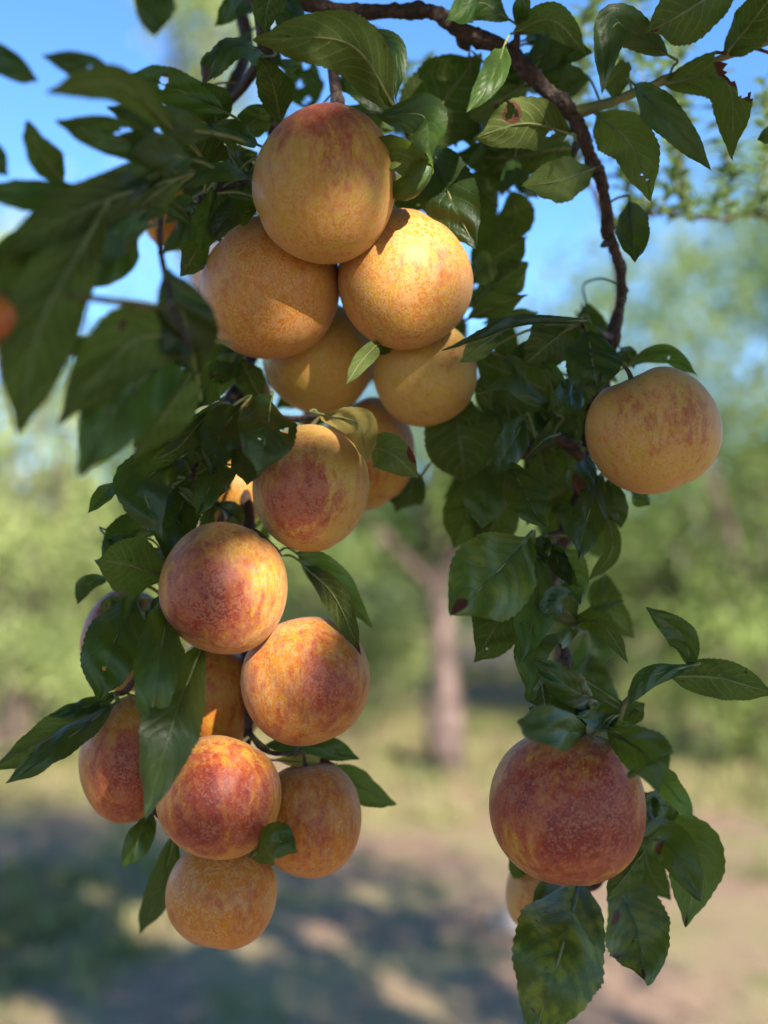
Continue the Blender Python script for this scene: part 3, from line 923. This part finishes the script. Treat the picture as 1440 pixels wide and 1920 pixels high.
# leaves of the fruit-laden hanging branch (left)
LL('cluster', [
    (520, -28, .50, 497, 64, .475, 64, D(side='U', mat=M_LEAF)),
    (548, 0, .51, 545, 60, .495, 62, D()),
    (556, 96, .60, 580, 212, .60, 76, D(holes=((.28, -.3, .05), (.55, .25, .05), (.78, -.05, .045), (.82, .3, .03)))),
    (495, 104, .485, 378, 164, .44, 64, D(c=(430, 112, .45), necro=((.9, .6, .1),), roll=.2)),
    (528, 234, .50, 482, 104, .47, 72, D(side='U', c=(512, 165, .48))),
    (425, 106, .50, 378, 142, .49, 48, D()),
    (408, 236, .515, 366, 148, .49, 84, D(side='U', c=(392, 195, .495))),
    (450, 254, .525, 503, 196, .505, 60, D(side='U')),
    (485, 272, .49, 397, 232, .455, 42, D(roll=.5, c=(440, 246, .465))),
    (404, 322, .51, 336, 238, .47, 92, D(side='U', c=(372, 278, .485))),
    (420, 320, .545, 484, 286, .53, 66, D(side='U')),
    (468, 332, .49, 326, 356, .44, 36, D(c=(405, 322, .455), roll=.35)),
    (372, 322, .475, 368, 428, .445, 44, D(c=(302, 362, .44), roll=.3)),
    (402, 355, .485, 374, 474, .455, 56, D()),
    (482, 392, .48, 392, 454, .465, 58, D(c=(430, 405, .468))),
    (455, 332, .53, 470, 400, .52, 50, D(side='U', mat=M_LEAF_L)),
    (508, 752, .475, 482, 888, .44, 114, D(c=(500, 810, .447), holes=((.45, -.55, .035), (.62, .25, .012)), roll=-.1)),
    (455, 762, .50, 398, 888, .465, 84, D(c=(418, 810, .475))),
    (455, 826, .485, 462, 908, .455, 66, D()),
    (445, 884, .49, 368, 968, .455, 60, D(c=(400, 905, .465))),
    (335, 866, .495, 303, 1012, .445, 104, D(c=(270, 905, .455), roll=.15)),
    (366, 900, .51, 308, 1044, .475, 84, D()),
    (222, 902, .505, 165, 962, .475, 36, D(roll=.3)),
    (305, 845, .515, 234, 905, .495, 70, D(side='U')),
    (412, 752, .51, 285, 864, .44, 50, D(side='U', c=(350, 806, .455), roll=.4, fold=.4)),
    (345, 806, .50, 252, 836, .47, 50, D()),
    (452, 698, .54, 362, 768, .485, 74, D(c=(400, 712, .50))),
    (455, 662, .54, 385, 712, .50, 50, D()),
    (492, 752, .545, 452, 672, .525, 58, D(side='U')),
    (385, 835, .525, 338, 905, .51, 58, D(side='U')),
    (310, 880, .53, 300, 960, .52, 60, D(side='U', mat=M_LEAF_L)),
    (308, 1082, .495, 178, 1050, .465, 112, D(side='U', fold=.08)),
    (300, 995, .525, 190, 1060, .495, 66, D(c=(240, 1000, .505), roll=-.3)),
    (258, 1118, .50, 184, 1314, .455, 116, D(c=(212, 1210, .465), holes=((.72, .1, .015),))),
    (318, 1118, .495, 278, 1384, .435, 88, D(c=(290, 1250, .445), chlor=.2)),
    (300, 1118, .49, 285, 1200, .475, 46, D()),
    (380, 1208, .48, 272, 1532, .425, 112, D(c=(330, 1350, .425), roll=-.15)),
    (215, 1320, .505, -25, 1448, .475, 80, D(side='U', c=(90, 1370, .485))),
    (210, 1322, .50, 10, 1468, .455, 60, D(c=(115, 1392, .465), roll=.4)),
    (225, 1298, .515, 92, 1342, .495, 38, D(roll=.2)),
    (288, 1525, .51, 233, 1626, .495, 54, D(side='T')),
    (330, 1562, .51, 262, 1752, .56, 56, D(c=(302, 1650, .53))),
    (472, 1606, .49, 556, 1594, .445, 74, D(c=(515, 1578, .45))),
    (556, 1038, .52, 698, 1178, .515, 68, D(c=(620, 1080, .51), holes=((.75, .2, .014),))),
    (572, 1062, .515, 678, 1230, .48, 52, D(side='U', c=(628, 1120, .49), roll=.3, necro=((.98, 0, .1),))),
    (498, 1398, .525, 675, 1424, .52, 52, D(c=(590, 1395, .52))),
    (610, 1436, .53, 740, 1510, .53, 62, D(side='U', mat=M_LEAF_L)),
    (515, 1425, .525, 632, 1432, .51, 30, D(side='U', mat=M_LEAF_Y, necro=((.9, 0, .2),), roll=.5)),
    (598, 776, .50, 692, 864, .455, 62, D(mat=M_LEAF_Y, c=(672, 790, .465), roll=-.3, side='U')),
    (690, 838, .485, 784, 896, .455, 72, D(side='U', mat=M_LEAF_L, c=(735, 850, .46), necro=((.75, .9, .09),))),
    (710, 642, .50, 648, 722, .47, 36, D(side='U', mat=M_LEAF_L)),
    (735, 640, .52, 700, 665, .50, 30, D()),
    (890, 715, .545, 925, 770, .53, 26, D(side='U', mat=M_LEAF_L)),
    (790, 890, .575, 740, 960, .58, 70, D()),
])
# blurred leaves of the nearer branch
LL('fore', [
    (245, 160, 0.379, 78, 104, 0.364, 54, D(holes=((.45, .1, .035),))),
    (345, 262, 0.409, 86, 172, 0.344, 63, D(side='U', c=(225, 160, 0.359))),
    (305, -70, 0.379, 290, 68, 0.364, 82, D()),
    (-70, 70, 0.379, 72, 152, 0.364, 53, D()),
    (310, 300, 0.409, 105, 228, 0.369, 76, D(holes=((.45, .3, .05),))),
    (122, 345, 0.389, 50, 226, 0.369, 63, D(side='U')),
    (140, 350, 0.379, -40, 348, 0.359, 63, D()),
    (320, 305, 0.409, 90, 376, 0.364, 68, D()),
    (-60, 240, 0.379, 14, 330, 0.364, 60, D()),
    (345, 330, 0.409, -10, 480, 0.344, 98, D(side='U', c=(170, 385, 0.359))),
    (190, 400, 0.369, 36, 815, 0.324, 140, D(side='U', c=(80, 600, 0.334))),
    (385, 640, 0.389, 105, 800, 0.344, 129, D(side='U', c=(250, 640, 0.359))),
    (368, 700, 0.389, 310, 500, 0.364, 114, D()),
    (350, 640, 0.389, 145, 895, 0.349, 133, D(c=(240, 740, 0.359))),
    (230, 385, 0.389, 40, 570, 0.364, 83, D(c=(130, 440, 0.369))),
    (110, 430, 0.379, -10, 525, 0.364, 56, D()),
    (420, 210, 0.470, 240, 140, 0.409, 68, D(holes=((.6, .2, .04),))),
    (400, 250, 0.405, 200, 200, 0.399, 72, D(holes=((.5, -.3, .04), (.7, .4, .03)))),
    (360, 300, 0.407, 200, 260, 0.389, 68, D()),
    (340, 330, 0.409, 230, 420, 0.389, 76, D(side='U', holes=((.6, 0, .04),))),
    (300, 370, 0.399, 130, 500, 0.369, 83, D()),
    (260, 440, 0.399, 150, 540, 0.379, 83, D()),
    (372, 580, 0.399, 300, 660, 0.369, 91, D(holes=((.6, .3, .03),))),
    (455, -10, .58, 400, 50, .56, 36, D()),
    (470, 60, .56, 420, 115, .54, 33, D()),
    (200, 640, 0.379, 100, 650, 0.369, 38, D()),
    (370, 680, 0.399, 250, 860, 0.369, 98, D(side='U')),
    (390, 430, .50, 338, 520, .50, 59, D(side='U')),
    (60, 420, 0.369, -40, 620, 0.349, 76, D(side='U')),
])
# further leaves deep inside the right-hand foliage, behind those above
for (x0, x1, y0, y1, nfill, dd0, dd1) in ((870, 1100, 620, 1000, 26, .575, .64), (860, 1040, 230, 420, 7, .58, .62), (1000, 1140, 1000, 1330, 7, .56, .60),
                                       (1150, 1290, 1480, 1760, 5, .54, .58)):
    for q in range(nfill):
        x, y = random.uniform(x0, x1), random.uniform(y0, y1)
        d_ = random.uniform(dd0, dd1)
        a_ = random.uniform(0.3, 2.8)
        ln = random.uniform(80, 130)
        leaf('bough', [(x, y - ln / 2, d_), (x + 8, y, d_ - .01), (x + math.cos(a_) * ln * .6, y + ln * .5, d_ - .012)], random.uniform(50, 80),
             random.choice('TUU'), nu=36, nv=5)
for (x0, x1, y0, y1, nfill, dd0, dd1) in ((330, 480, 210, 470, 8, .56, .60), (430, 860, 330, 800, 46, .62, .68), (380, 480, 380, 700, 10, .60, .66), (390, 500, 880, 1020, 3, .59, .62), (270, 420, 790, 960, 7, .54, .58), (380, 470, 640, 760, 3, .60, .63)):
    for q in range(nfill):
        x, y = random.uniform(x0, x1), random.uniform(y0, y1)
        d_ = random.uniform(dd0, dd1)
        a_ = random.uniform(0.3, 2.8)
        ln = random.uniform(75, 110)
        leaf('cluster', [(x, y - ln / 2, d_), (x + 8, y, d_ - .01), (x + math.cos(a_) * ln * .6, y + ln * .5, d_ - .012)], random.uniform(45, 70),
             random.choice('TUU'), nu=36, nv=5)


for grp_, boxes in (('bough', ((900, 1100, 640, 880, 8, .51, .57), (940, 1130, 880, 1120, 7, .50, .55), (985, 1110, 1120, 1340, 5, .48, .53),
                               (1130, 1260, 1400, 1640, 5, .50, .53), (800, 1010, 120, 330, 10, .54, .58), (950, 1110, 60, 160, 5, .54, .56))),
                    ('cluster', ((350, 480, 190, 430, 14, .50, .56), (290, 430, 740, 960, 14, .49, .54), (200, 330, 960, 1160, 7, .50, .54),
                                 (470, 560, 0, 120, 5, .53, .56)))):
    for (x0, x1, y0, y1, nfill, dd0, dd1) in boxes:
        for q in range(nfill):
            x, y = random.uniform(x0, x1), random.uniform(y0, y1)
            d_ = random.uniform(dd0, dd1)
            a_ = random.uniform(0, 6.28)
            ln = random.uniform(45, 85)
            ex, ey = x + math.cos(a_) * ln, y + abs(math.sin(a_)) * ln * 0.9 + 10
            leaf(grp_, [(x, y, d_), ((x + ex) / 2 + random.uniform(-12, 12), (y + ey) / 2 - random.uniform(0, 14), d_ - .01), (ex, ey, d_ - random.uniform(-.01, .03))],
                 random.uniform(26, 46), random.choice('TTU'), roll=random.uniform(-.6, .6), fold=random.uniform(.1, .5), nu=32, nv=5)


# ------------------------------------------------------------------ plums
def plum(x, y, rx, ry, d, ripe, bloom, spots, label, grp, axis=None, suture=None, seed=0, ax_up=0.7, stem=True):
    r_ = np.random.default_rng(seed + 100)
    c = np.array(at(x, y, d))
    sx, sz = rx * d / F, ry * d / F
    sy = (sx + sz) / 2
    wp = ALLW[grp]
    dist = np.linalg.norm(wp - c, axis=1)
    near_ = wp[int(dist.argmin())]
    if axis is None:
        a_ = (near_ - c)
        a_ /= np.linalg.norm(a_)
        a_ = a_ * 0.7 + np.array([0, 0.25, ax_up])
    else:
        a_ = np.array(axis, float)
    a_ /= np.linalg.norm(a_)
    q = Vector(a_).to_track_quat('Z', 'Y').to_matrix()
    nt_, np_ = 56, 80
    th = np.linspace(0.0, math.pi, nt_ + 1)
    ph = np.linspace(0, 2 * math.pi, np_, endpoint=False)
    TH, PH = np.meshgrid(th, ph, indexing='ij')
    if suture is None:
        phs = r_.uniform(0, 6.28)
    else:
        sl = np.array(q).T @ np.array(suture, float)
        phs = math.atan2(sl[1], sl[0])
    dphi = np.abs((PH - phs + math.pi) % (2 * math.pi) - math.pi)
    rr = np.ones_like(TH)
    rr += 0.022 * np.sin(2 * TH) ** 2
    rr -= 0.15 * np.exp(-(TH / 0.34) ** 2)
    rr -= 0.042 * np.exp(-(dphi / 0.14) ** 2) * np.sin(TH) * (0.45 + 0.55 * np.cos(TH / 2) ** 2) * (1.35 if suture is not None else 1)
    rr -= 0.035 * np.exp(-((math.pi - TH) / 0.20) ** 2) * 0.6
    rr += 0.026 * np.sin(2 * PH + r_.uniform(0, 6)) * np.sin(TH) + 0.016 * np.sin(3 * PH + 2 * TH + r_.uniform(0, 6)) * np.sin(TH) + 0.012 * np.cos(2 * TH + r_.uniform(0, 6))
    D0 = np.stack([np.sin(TH) * np.cos(PH), np.sin(TH) * np.sin(PH), np.cos(TH)], -1).reshape(-1, 3)
    Q = (D0 * rr.reshape(-1, 1)) @ np.array(q).T
    Q /= (np.abs(Q).max(0) * 0.5 + np.abs(Q).max() * 0.5) if False else 1.0
    ext = np.array([np.abs(Q[:, 0]).max(), np.abs(Q[:, 1]).max(), np.abs(Q[:, 2]).max()])
    ctr = (Q.max(0) + Q.min(0)) / 2
    half = (Q.max(0) - Q.min(0)) / 2
    Q = (Q - ctr) / half
    V = Q * np.array([sx, sy, sz])
    # colour zones fixed on the fruit: where the sun of the season reddened it
    dirs = Q / np.linalg.norm(Q, axis=1)[:, None]
    bl = np.zeros(len(V))
    for (bx, by_, st_, rad_) in spots:
        bz = max(0.0, 1 - bx * bx - by_ * by_)
        n0 = np.array([bx, -math.sqrt(bz), by_])
        n0 /= np.linalg.norm(n0)
        ang = np.arccos(np.clip(dirs @ n0, -1, 1))
        bl = np.maximum(bl, st_ * (1 - sstep(ang, -0.1, rad_ * 1.7)))
    i, j = np.meshgrid(np.arange(nt_), np.arange(np_), indexing='ij')
    j2 = (j + 1) % np_
    Fc = np.stack([i * np_ + j, (i + 1) * np_ + j, (i + 1) * np_ + j2, i * np_ + j2], -1).reshape(-1, 4)
    me = mesh_np('plum', V, Fc, True, {'blush': bl, 'ripe': np.full(len(V), ripe), 'bloom': np.full(len(V), bloom)})
    o = link('plum', me, None, [M_PLUM])
    o.location = c
    tag(o, label, 'plum', 'plums hanging on the tree')
    bpy.context.view_layer.update()
    # stalk from the cavity to the nearest wood
    k0 = np.array(q) @ np.array([0, 0, 0.84])
    s0 = c + ((k0 - ctr) / half) * np.array([sx, sy, sz])
    dn = np.linalg.norm(wp - s0, axis=1)
    e = wp[int(dn.argmin())]
    if stem:
        if dn.min() > 0.06:
            e = s0 + a_ * 0.018 + np.array([0, 0, 0.008])
        pth = [s0 - a_ * 0.002, s0 + a_ * min(0.008, 0.5 * dn.min() + .002), e]
        V2, F2 = tube(pth, [0.0013, 0.0010, 0.0014], 12, 7, 0.05, seed)
        local(link('stalk', mesh_np('stalk', V2, F2), None, [M_STEM]), o)
    return o


plum(608, 347, 135, 145, .470, .48, .55, [(-.1, .75, .85, .85), (.1, .30, .48, .8)], 'large pale yellow plum flushed mauve on top, uppermost of the long cluster', 'bough', axis=(.15, 1, .35), seed=1)
plum(507, 540, 131, 133, .512, .78, .56, [(-.75, .55, .30, .7)], 'orange plum leaning against the lower left of the uppermost plum', 'cluster', axis=(.3, .9, .5), seed=2)
plum(760, 525, 127, 132, .502, .66, .56, [(.1, -.05, .26, .45)], 'orange yellow plum touching the right underside of the uppermost plum', 'cluster', axis=(-.2, .9, .6), seed=3)
plum(600, 672, 107, 106, .556, .20, .45, [], 'olive yellow plum in deep shade tucked under the two upper orange plums', 'cluster', seed=4)
plum(797, 702, 97, 98, .536, .16, .60, [], 'small pale yellow plum with brown scars hanging below the right orange plum', 'cluster', seed=5)
plum(690, 850, 89, 106, .578, .42, .35, [(.2, -.3, .2, .8)], 'shaded golden plum half hidden behind the yellow leaf', 'cluster', seed=6)
plum(583, 915, 110, 120, .493, .32, .62, [(-.15, -.30, 1.0, .75), (-.6, .35, .45, .7)], 'pinkish red plum just below the yellow leaf', 'cluster', axis=(-.4, .75, .6), seed=7)
plum(419, 1102, 119, 124, .475, .60, .52, [(-.1, -.20, 1.25, .85), (.3, -.5, .9, .5), (-.3, .4, .75, .7)], 'crimson blushed plum with whitish bloom in the middle of the long cluster', 'cluster', axis=(.35, .45, .8), suture=(.5, -1, 0), seed=8)
plum(573, 1276, 121, 119, .495, .95, .50, [(.30, -.05, .95, .75), (-.2, -.3, .5, .9), (0, .55, .40, .7)], 'orange red plum below the crimson blushed plum, beside two drooping leaves', 'cluster', axis=(-.4, .5, .8), suture=(-.5, -1, 0), seed=9)
plum(432, 918, 68, 76, .558, .50, .30, [], 'small shaded orange plum behind the dark twig and round leaf', 'cluster', seed=10)
plum(465, 745, 44, 52, .610, .55, .40, [(0, 0, .3, 1)], 'sliver of a peach coloured plum behind the forked twig', 'cluster', seed=11)
plum(412, 1300, 90, 108, .550, .70, .10, [(0, 0, .35, 1)], 'dark amber plum in full shade behind the long drooping leaf', 'cluster', seed=12)
plum(238, 1200, 84, 97, .548, .45, .60, [(-.6, .5, 1.1, .9)], 'rosy plum mostly hidden behind two hanging leaves', 'cluster', seed=13)
plum(245, 1422, 93, 118, .518, .80, .50, [(.1, -.1, 1.05, .8), (.2, -.6, .9, .6)], 'tall red orange plum left of the long drooping leaf, above its small twin leaves', 'cluster', seed=14)
plum(410, 1494, 117, 114, .475, .70, .34, [(.25, .25, 1.1, .85), (-.15, -.40, 1.2, .65), (.5, -.3, .9, .6)], 'bright red plum with a yellow shoulder and sunlit spot', 'cluster', axis=(.35, .5, .8), suture=(.45, -1, 0), seed=15)
plum(582, 1537, 96, 105, .508, 1.05, .50, [(.1, .1, .26, .9)], 'dull orange plum beside the bright red plum, near the leafy stub', 'cluster', seed=16)
plum(415, 1676, 104, 97, .502, 1.05, .48, [(.1, .0, .24, .8)], 'orange plum at the bottom end of the long cluster', 'cluster', axis=(.2, .5, .9), seed=17)
plum(1225, 808, 125, 119, .488, .42, .64, [(.05, .05, .40, .6), (-.3, .3, .2, .6)], 'pale tan plum with a cleft top hanging alone on the side spur', 'bough', axis=(-.45, -.10, 1), suture=(-.15, -1, .1), seed=18)
plum(1064, 1514, 146, 143, .470, .60, .40, [(.1, -.1, 1.3, 1.05), (-.6, .2, .9, .8), (.3, -.4, 1.0, .6)], 'largest dark red plum with a yellow crown at the tip of the bough', 'bough', axis=(.08, .25, 1), seed=19)
plum(1012, 1678, 64, 70, .560, .50, .95, [(0, 0, .3, 1)], 'pale peach plum peeking from under the largest dark red plum', 'bough', seed=20)
plum(322, 382, 62, 86, .600, .60, .30, [(0, 0, .3, 1)], 'blurred orange plum behind the dark foreground leaves', 'fore', seed=21)
plum(-18, 600, 50, 56, .330, 1.0, .0, [(0, 0, .45, 2.5)], 'blurred brownish plum half cut off beside the broad foreground leaf', 'fore', seed=22)

# ------------------------------------------------------------------ a pear sapling behind the bough
foot = at(1042, 1960, .70)
foot.z = float(ground_z(np.array(foot.x), np.array(foot.y))) - 0.03
pr = empty('pear_sapling', foot)
tag(pr, 'thin pear sapling behind the bough with upright pale shoots of small leaves against the sky', 'sapling')
stem_p = [foot, at(1042, 1960, .70), at(1052, 1700, .70), at(1062, 1480, .70), at(1050, 1250, .70), at(1045, 1080, .70), at(1085, 900, .70),
          at(1110, 780, .70), at(1142, 640, .70), at(1160, 540, .70), at(1142, 440, .70), at(1112, 350, .70)]
V, Fc = tube(stem_p, [.006, .0045, .0042, .004, .0038, .0035, .0032, .003, .0028, .0026, .0022, .0018], 110, 8, 0.04, 77, 10)
local(link('stem', mesh_np('stem', V, Fc), None, [M_BARK]), pr)
ARMS = [[at(1112, 350, .70), at(1000, 325, .69), at(800, 345, .69), at(540, 380, .70)],
        [at(1142, 440, .70), at(1190, 405, .69), at(1260, 400, .68), at(1340, 412, .68), at(1420, 405, .69), at(1500, 420, .70)]]
armS = []
for q, ap in enumerate(ARMS):
    V, Fc = tube(ap, [.0018, .0012, .0009, .0007], 50, 7, 0.04, 78 + q, 6)
    local(link('limb', mesh_np('limb', V, Fc), None, [M_BARK]), pr)
    armS.append(spline(np.array(ap), 120))


def pxx(p):
    w_ = Vector(p) - CAM
    return w_.dot(RT) / w_.dot(FW) * F + 720


def pear_leaves(path, step, start=0.03):
    lv_v, lv_f, lv_t, kk = [], [], [], 0
    Ls = np.linalg.norm(np.diff(path, axis=0), axis=1).sum()
    for t_ in np.linspace(start, 1.0, max(3, int(Ls / step))):
        b = path[min(len(path) - 1, int(t_ * (len(path) - 1)))] + np.array([random.gauss(0, .001), random.gauss(0, .001), random.gauss(0, .002)])
        az_ = random.uniform(0, 6.28)
        ln = random.uniform(.009, .018)
        out = np.array([math.cos(az_), math.sin(az_), random.uniform(.1, 1.0)])
        out /= np.linalg.norm(out)
        sid = np.cross(out, [0, 0, 1.0])
        sid /= np.linalg.norm(sid)
        nn = np.cross(sid, out)
        for (f, wd, dr) in ((0, .15, 0), (.3, 1, .06), (.6, .85, .0), (.85, .45, -.14), (1, .02, -.28)):
            cpt = b + out * ln * f + nn * ln * dr
            ww = sid * ln * .22 * wd
            up_ = nn * ln * .07 * wd
            lv_v += [cpt - ww + up_, cpt, cpt + ww + up_]
        for k5 in range(4):
            for h in range(2):
                a0 = kk + k5 * 3 + h
                lv_f.append([a0, a0 + 1, a0 + 4, a0 + 3])
        lv_t += [min(1, max(0, random.gauss(.6, .25)))] * 15
        kk += 15
    return mesh_np('foliage', np.array(lv_v), np.array(lv_f), True, {'tint': lv_t})


XS = [1425, 1398, 1370, 1345, 1318, 1290, 1262, 1235, 1205, 1180, 1150, 1120, 1085, 1050, 990, 940, 900, 800, 765, 735, 700, 560]
TOPS = [190, 130, 160, 110, 175, 60, 110, 40, 90, 60, -15, 30, -20, 30, 150, 250, 330, 150, 100, 130, 60, 110]
for xs, top in zip(XS, TOPS):
    top += random.uniform(-25, 25)
    am = armS[1] if xs > 1140 else armS[0]
    xb = xs + random.uniform(-25, 25)
    p0 = am[int(np.argmin([abs(pxx(a_) - xb) for a_ in am]))]
    p2 = np.array(at(xs + random.uniform(-45, 45), top, random.uniform(.64, .74)))
    p1 = (np.array(p0) + p2) / 2 + np.array([random.uniform(-.012, .012), random.uniform(-.015, .015), 0])
    sp_ = spline([p0, p1, p2], 60)
    Vst, Fst = tube([p0, p1, p2], [.0009, .0007, .0004], 20, 6)
    so = local(link('shoot', mesh_np('shoot', Vst, Fst), None, [M_SHOOT]), pr)
    lo = local(link('foliage', pear_leaves(sp_, random.uniform(.0020, .0034)), None, [M_PEAR]), so)
    lo['kind'] = 'stuff'
lo = local(link('foliage', pear_leaves(armS[1], .0016), None, [M_PEAR]), pr)
lo['kind'] = 'stuff'

# ------------------------------------------------------------------ the plum tree itself: trunk and crown above and behind the viewer
root = empty('plum_tree', (-1.3, -1.5, -0.02))
tag(root, 'plum tree whose shading crown spreads above the hanging branches', 'tree')
CAN0 = (0.45, -1.05, 3.25)
cl = []
while len(cl) < 300:
    q = rng.uniform(-1, 1, 3)
    if (q ** 2).sum() < 1:
        cl.append(np.array(CAN0) + q * np.array([2.6, 2.5, 1.25]))
cl = np.array(cl)
NL = 42000
P = cl[rng.integers(0, len(cl), NL)] + rng.normal(0, 1, (NL, 3)) * np.array([.34, .34, .2])
for (gx_, gy_, gd_) in ((573, 1250, .47), (560, 1220, .46), (600, 1260, .46), (608, 330, .45), (1225, 790, .47), (1064, 1480, .45), (640, 1290, .47), (797, 690, .52), (590, 930, .47), (150, 250, .37), (100, 480, .36), (230, 420, .38), (250, 680, .37), (60, 640, .35), (0, 600, .33)):  # extra unseen leaves added along the sun rays to keep these spots shaded
    t0 = np.array(at(gx_, gy_, gd_))
    tt_ = rng.uniform(2.0, 4.2, 70)
    P = np.vstack([P, t0 + np.array(SUN) * tt_[:, None] + rng.normal(0, .06, (70, 3))])
P = P[~in_view(P, 0.14, 0.14)]
Q7 = P + np.array(SUN) * ((0.70 - P[:, 1]) / SUN.y)[:, None]
q7 = Q7 - np.array(CAM)
d7 = q7 @ np.array(FW)
px7, py7 = 720 + F * (q7 @ np.array(RT)) / d7, 960 - F * (q7 @ np.array(UP)) / d7
P = P[~((px7 > 860) & (px7 < 1650) & (py7 > -300) & (py7 < 650))]  # unseen crown cut away here so that sun reaches the pear shoots
P = P[np.linalg.norm(P - np.array(CAM), axis=1) > 0.55]
S_ = np.array(SUN)
GAPS = [((520, 605, .48), .045), ((850, 460, .48), .045), ((455, 1180, .45), .055), ((385, 1550, .45), .046), ((650, 225, .45), .022),
        ((280, 1345, .44), .034), ((345, 1300, .42), .020), ((860, 1080, .45), .030), ((905, 265, .52), .030), ((430, 258, .46), .026), ((690, 225, .52), .02), ((1035, 65, .50), .03), ((690, 830, .46), .018), ((1290, 1640, .48), .02),
        ((700, 18, .51), .03), ((1050, 60, .50), .02), ((1010, 1860, .44), .012),
        ((1230, 130, .70), .12), ((1130, 60, .70), .08), ((1340, 250, .70), .14), ((745, 130, .70), .06), ((1150, 280, .70), .08)]  # targets whose sun rays are cleared of unseen crown leaves to place dapples
keepm = np.ones(len(P), bool)
for (tp, rad_) in GAPS:
    t0 = np.array(at(*tp))
    rel = P - t0
    al = rel @ S_
    perp = np.linalg.norm(rel - al[:, None] * S_, axis=1)
    keepm &= ~((perp < rad_ + 0.010) & (al > 0))
# openings further out in the crown that let sun flecks on to the ground beyond
for q in range(26):
    t0 = np.array([rng.uniform(-1.9, 1.7), rng.uniform(4.0, 6.6), 0.0])
    rel = P - t0
    al = rel @ S_
    keepm &= ~(np.linalg.norm(rel - al[:, None] * S_, axis=1) < rng.uniform(.06, .15))
P = P[keepm]
V, Fc, t = leaf_cloud(P, 0.085, 91, 0.3, 0.55)
local(link('crown', mesh_np('crown', V, Fc, False, {'tint': t}), None, [M_CANOPY]), root)
parts = [tube([(-1.3, -1.5, -0.02), (-1.25, -1.45, .8), (-1.1, -1.3, 1.7), (-.9, -1.1, 2.3)], [.13, .105, .095, .09], 22, 12, .05, 5, 8)]
for q in range(14):
    e = cl[q * 20]
    s0 = np.array((-.95, -1.15, 2.15))
    m_ = (s0 + e) / 2 + np.array([0, 0, .15])
    seg = spline([s0, m_, e], 20)
    if in_view(seg, .1, .1).any():
        continue
    near_gap = False
    for (tp, rad_) in GAPS:
        rel = seg - np.array(at(*tp))
        al = rel @ S_
        near_gap |= bool((np.linalg.norm(rel - al[:, None] * S_, axis=1)[al > 0] < 0.12).any())
    if near_gap:
        continue
    parts.append(tube([s0, m_, e], [.055, .032, .01], 16, 8, .04, q))
for g in ('bough', 'cluster', 'fore'):
    e = WPTS[g][0][0]
    parts.append(tube([np.array((-.95, -1.15, 2.15)), np.array((-.75, -.5, 2.35)), np.array((-.35, .2, 2.12)), e + np.array([-.02, 0.0, .03]), e], [.05, .035, .022, .0065, .006], 40, 8, .03, 9))
V, Fc = join(parts)
local(link('trunk', mesh_np('trunk', V, Fc), None, [M_BARK]), root)
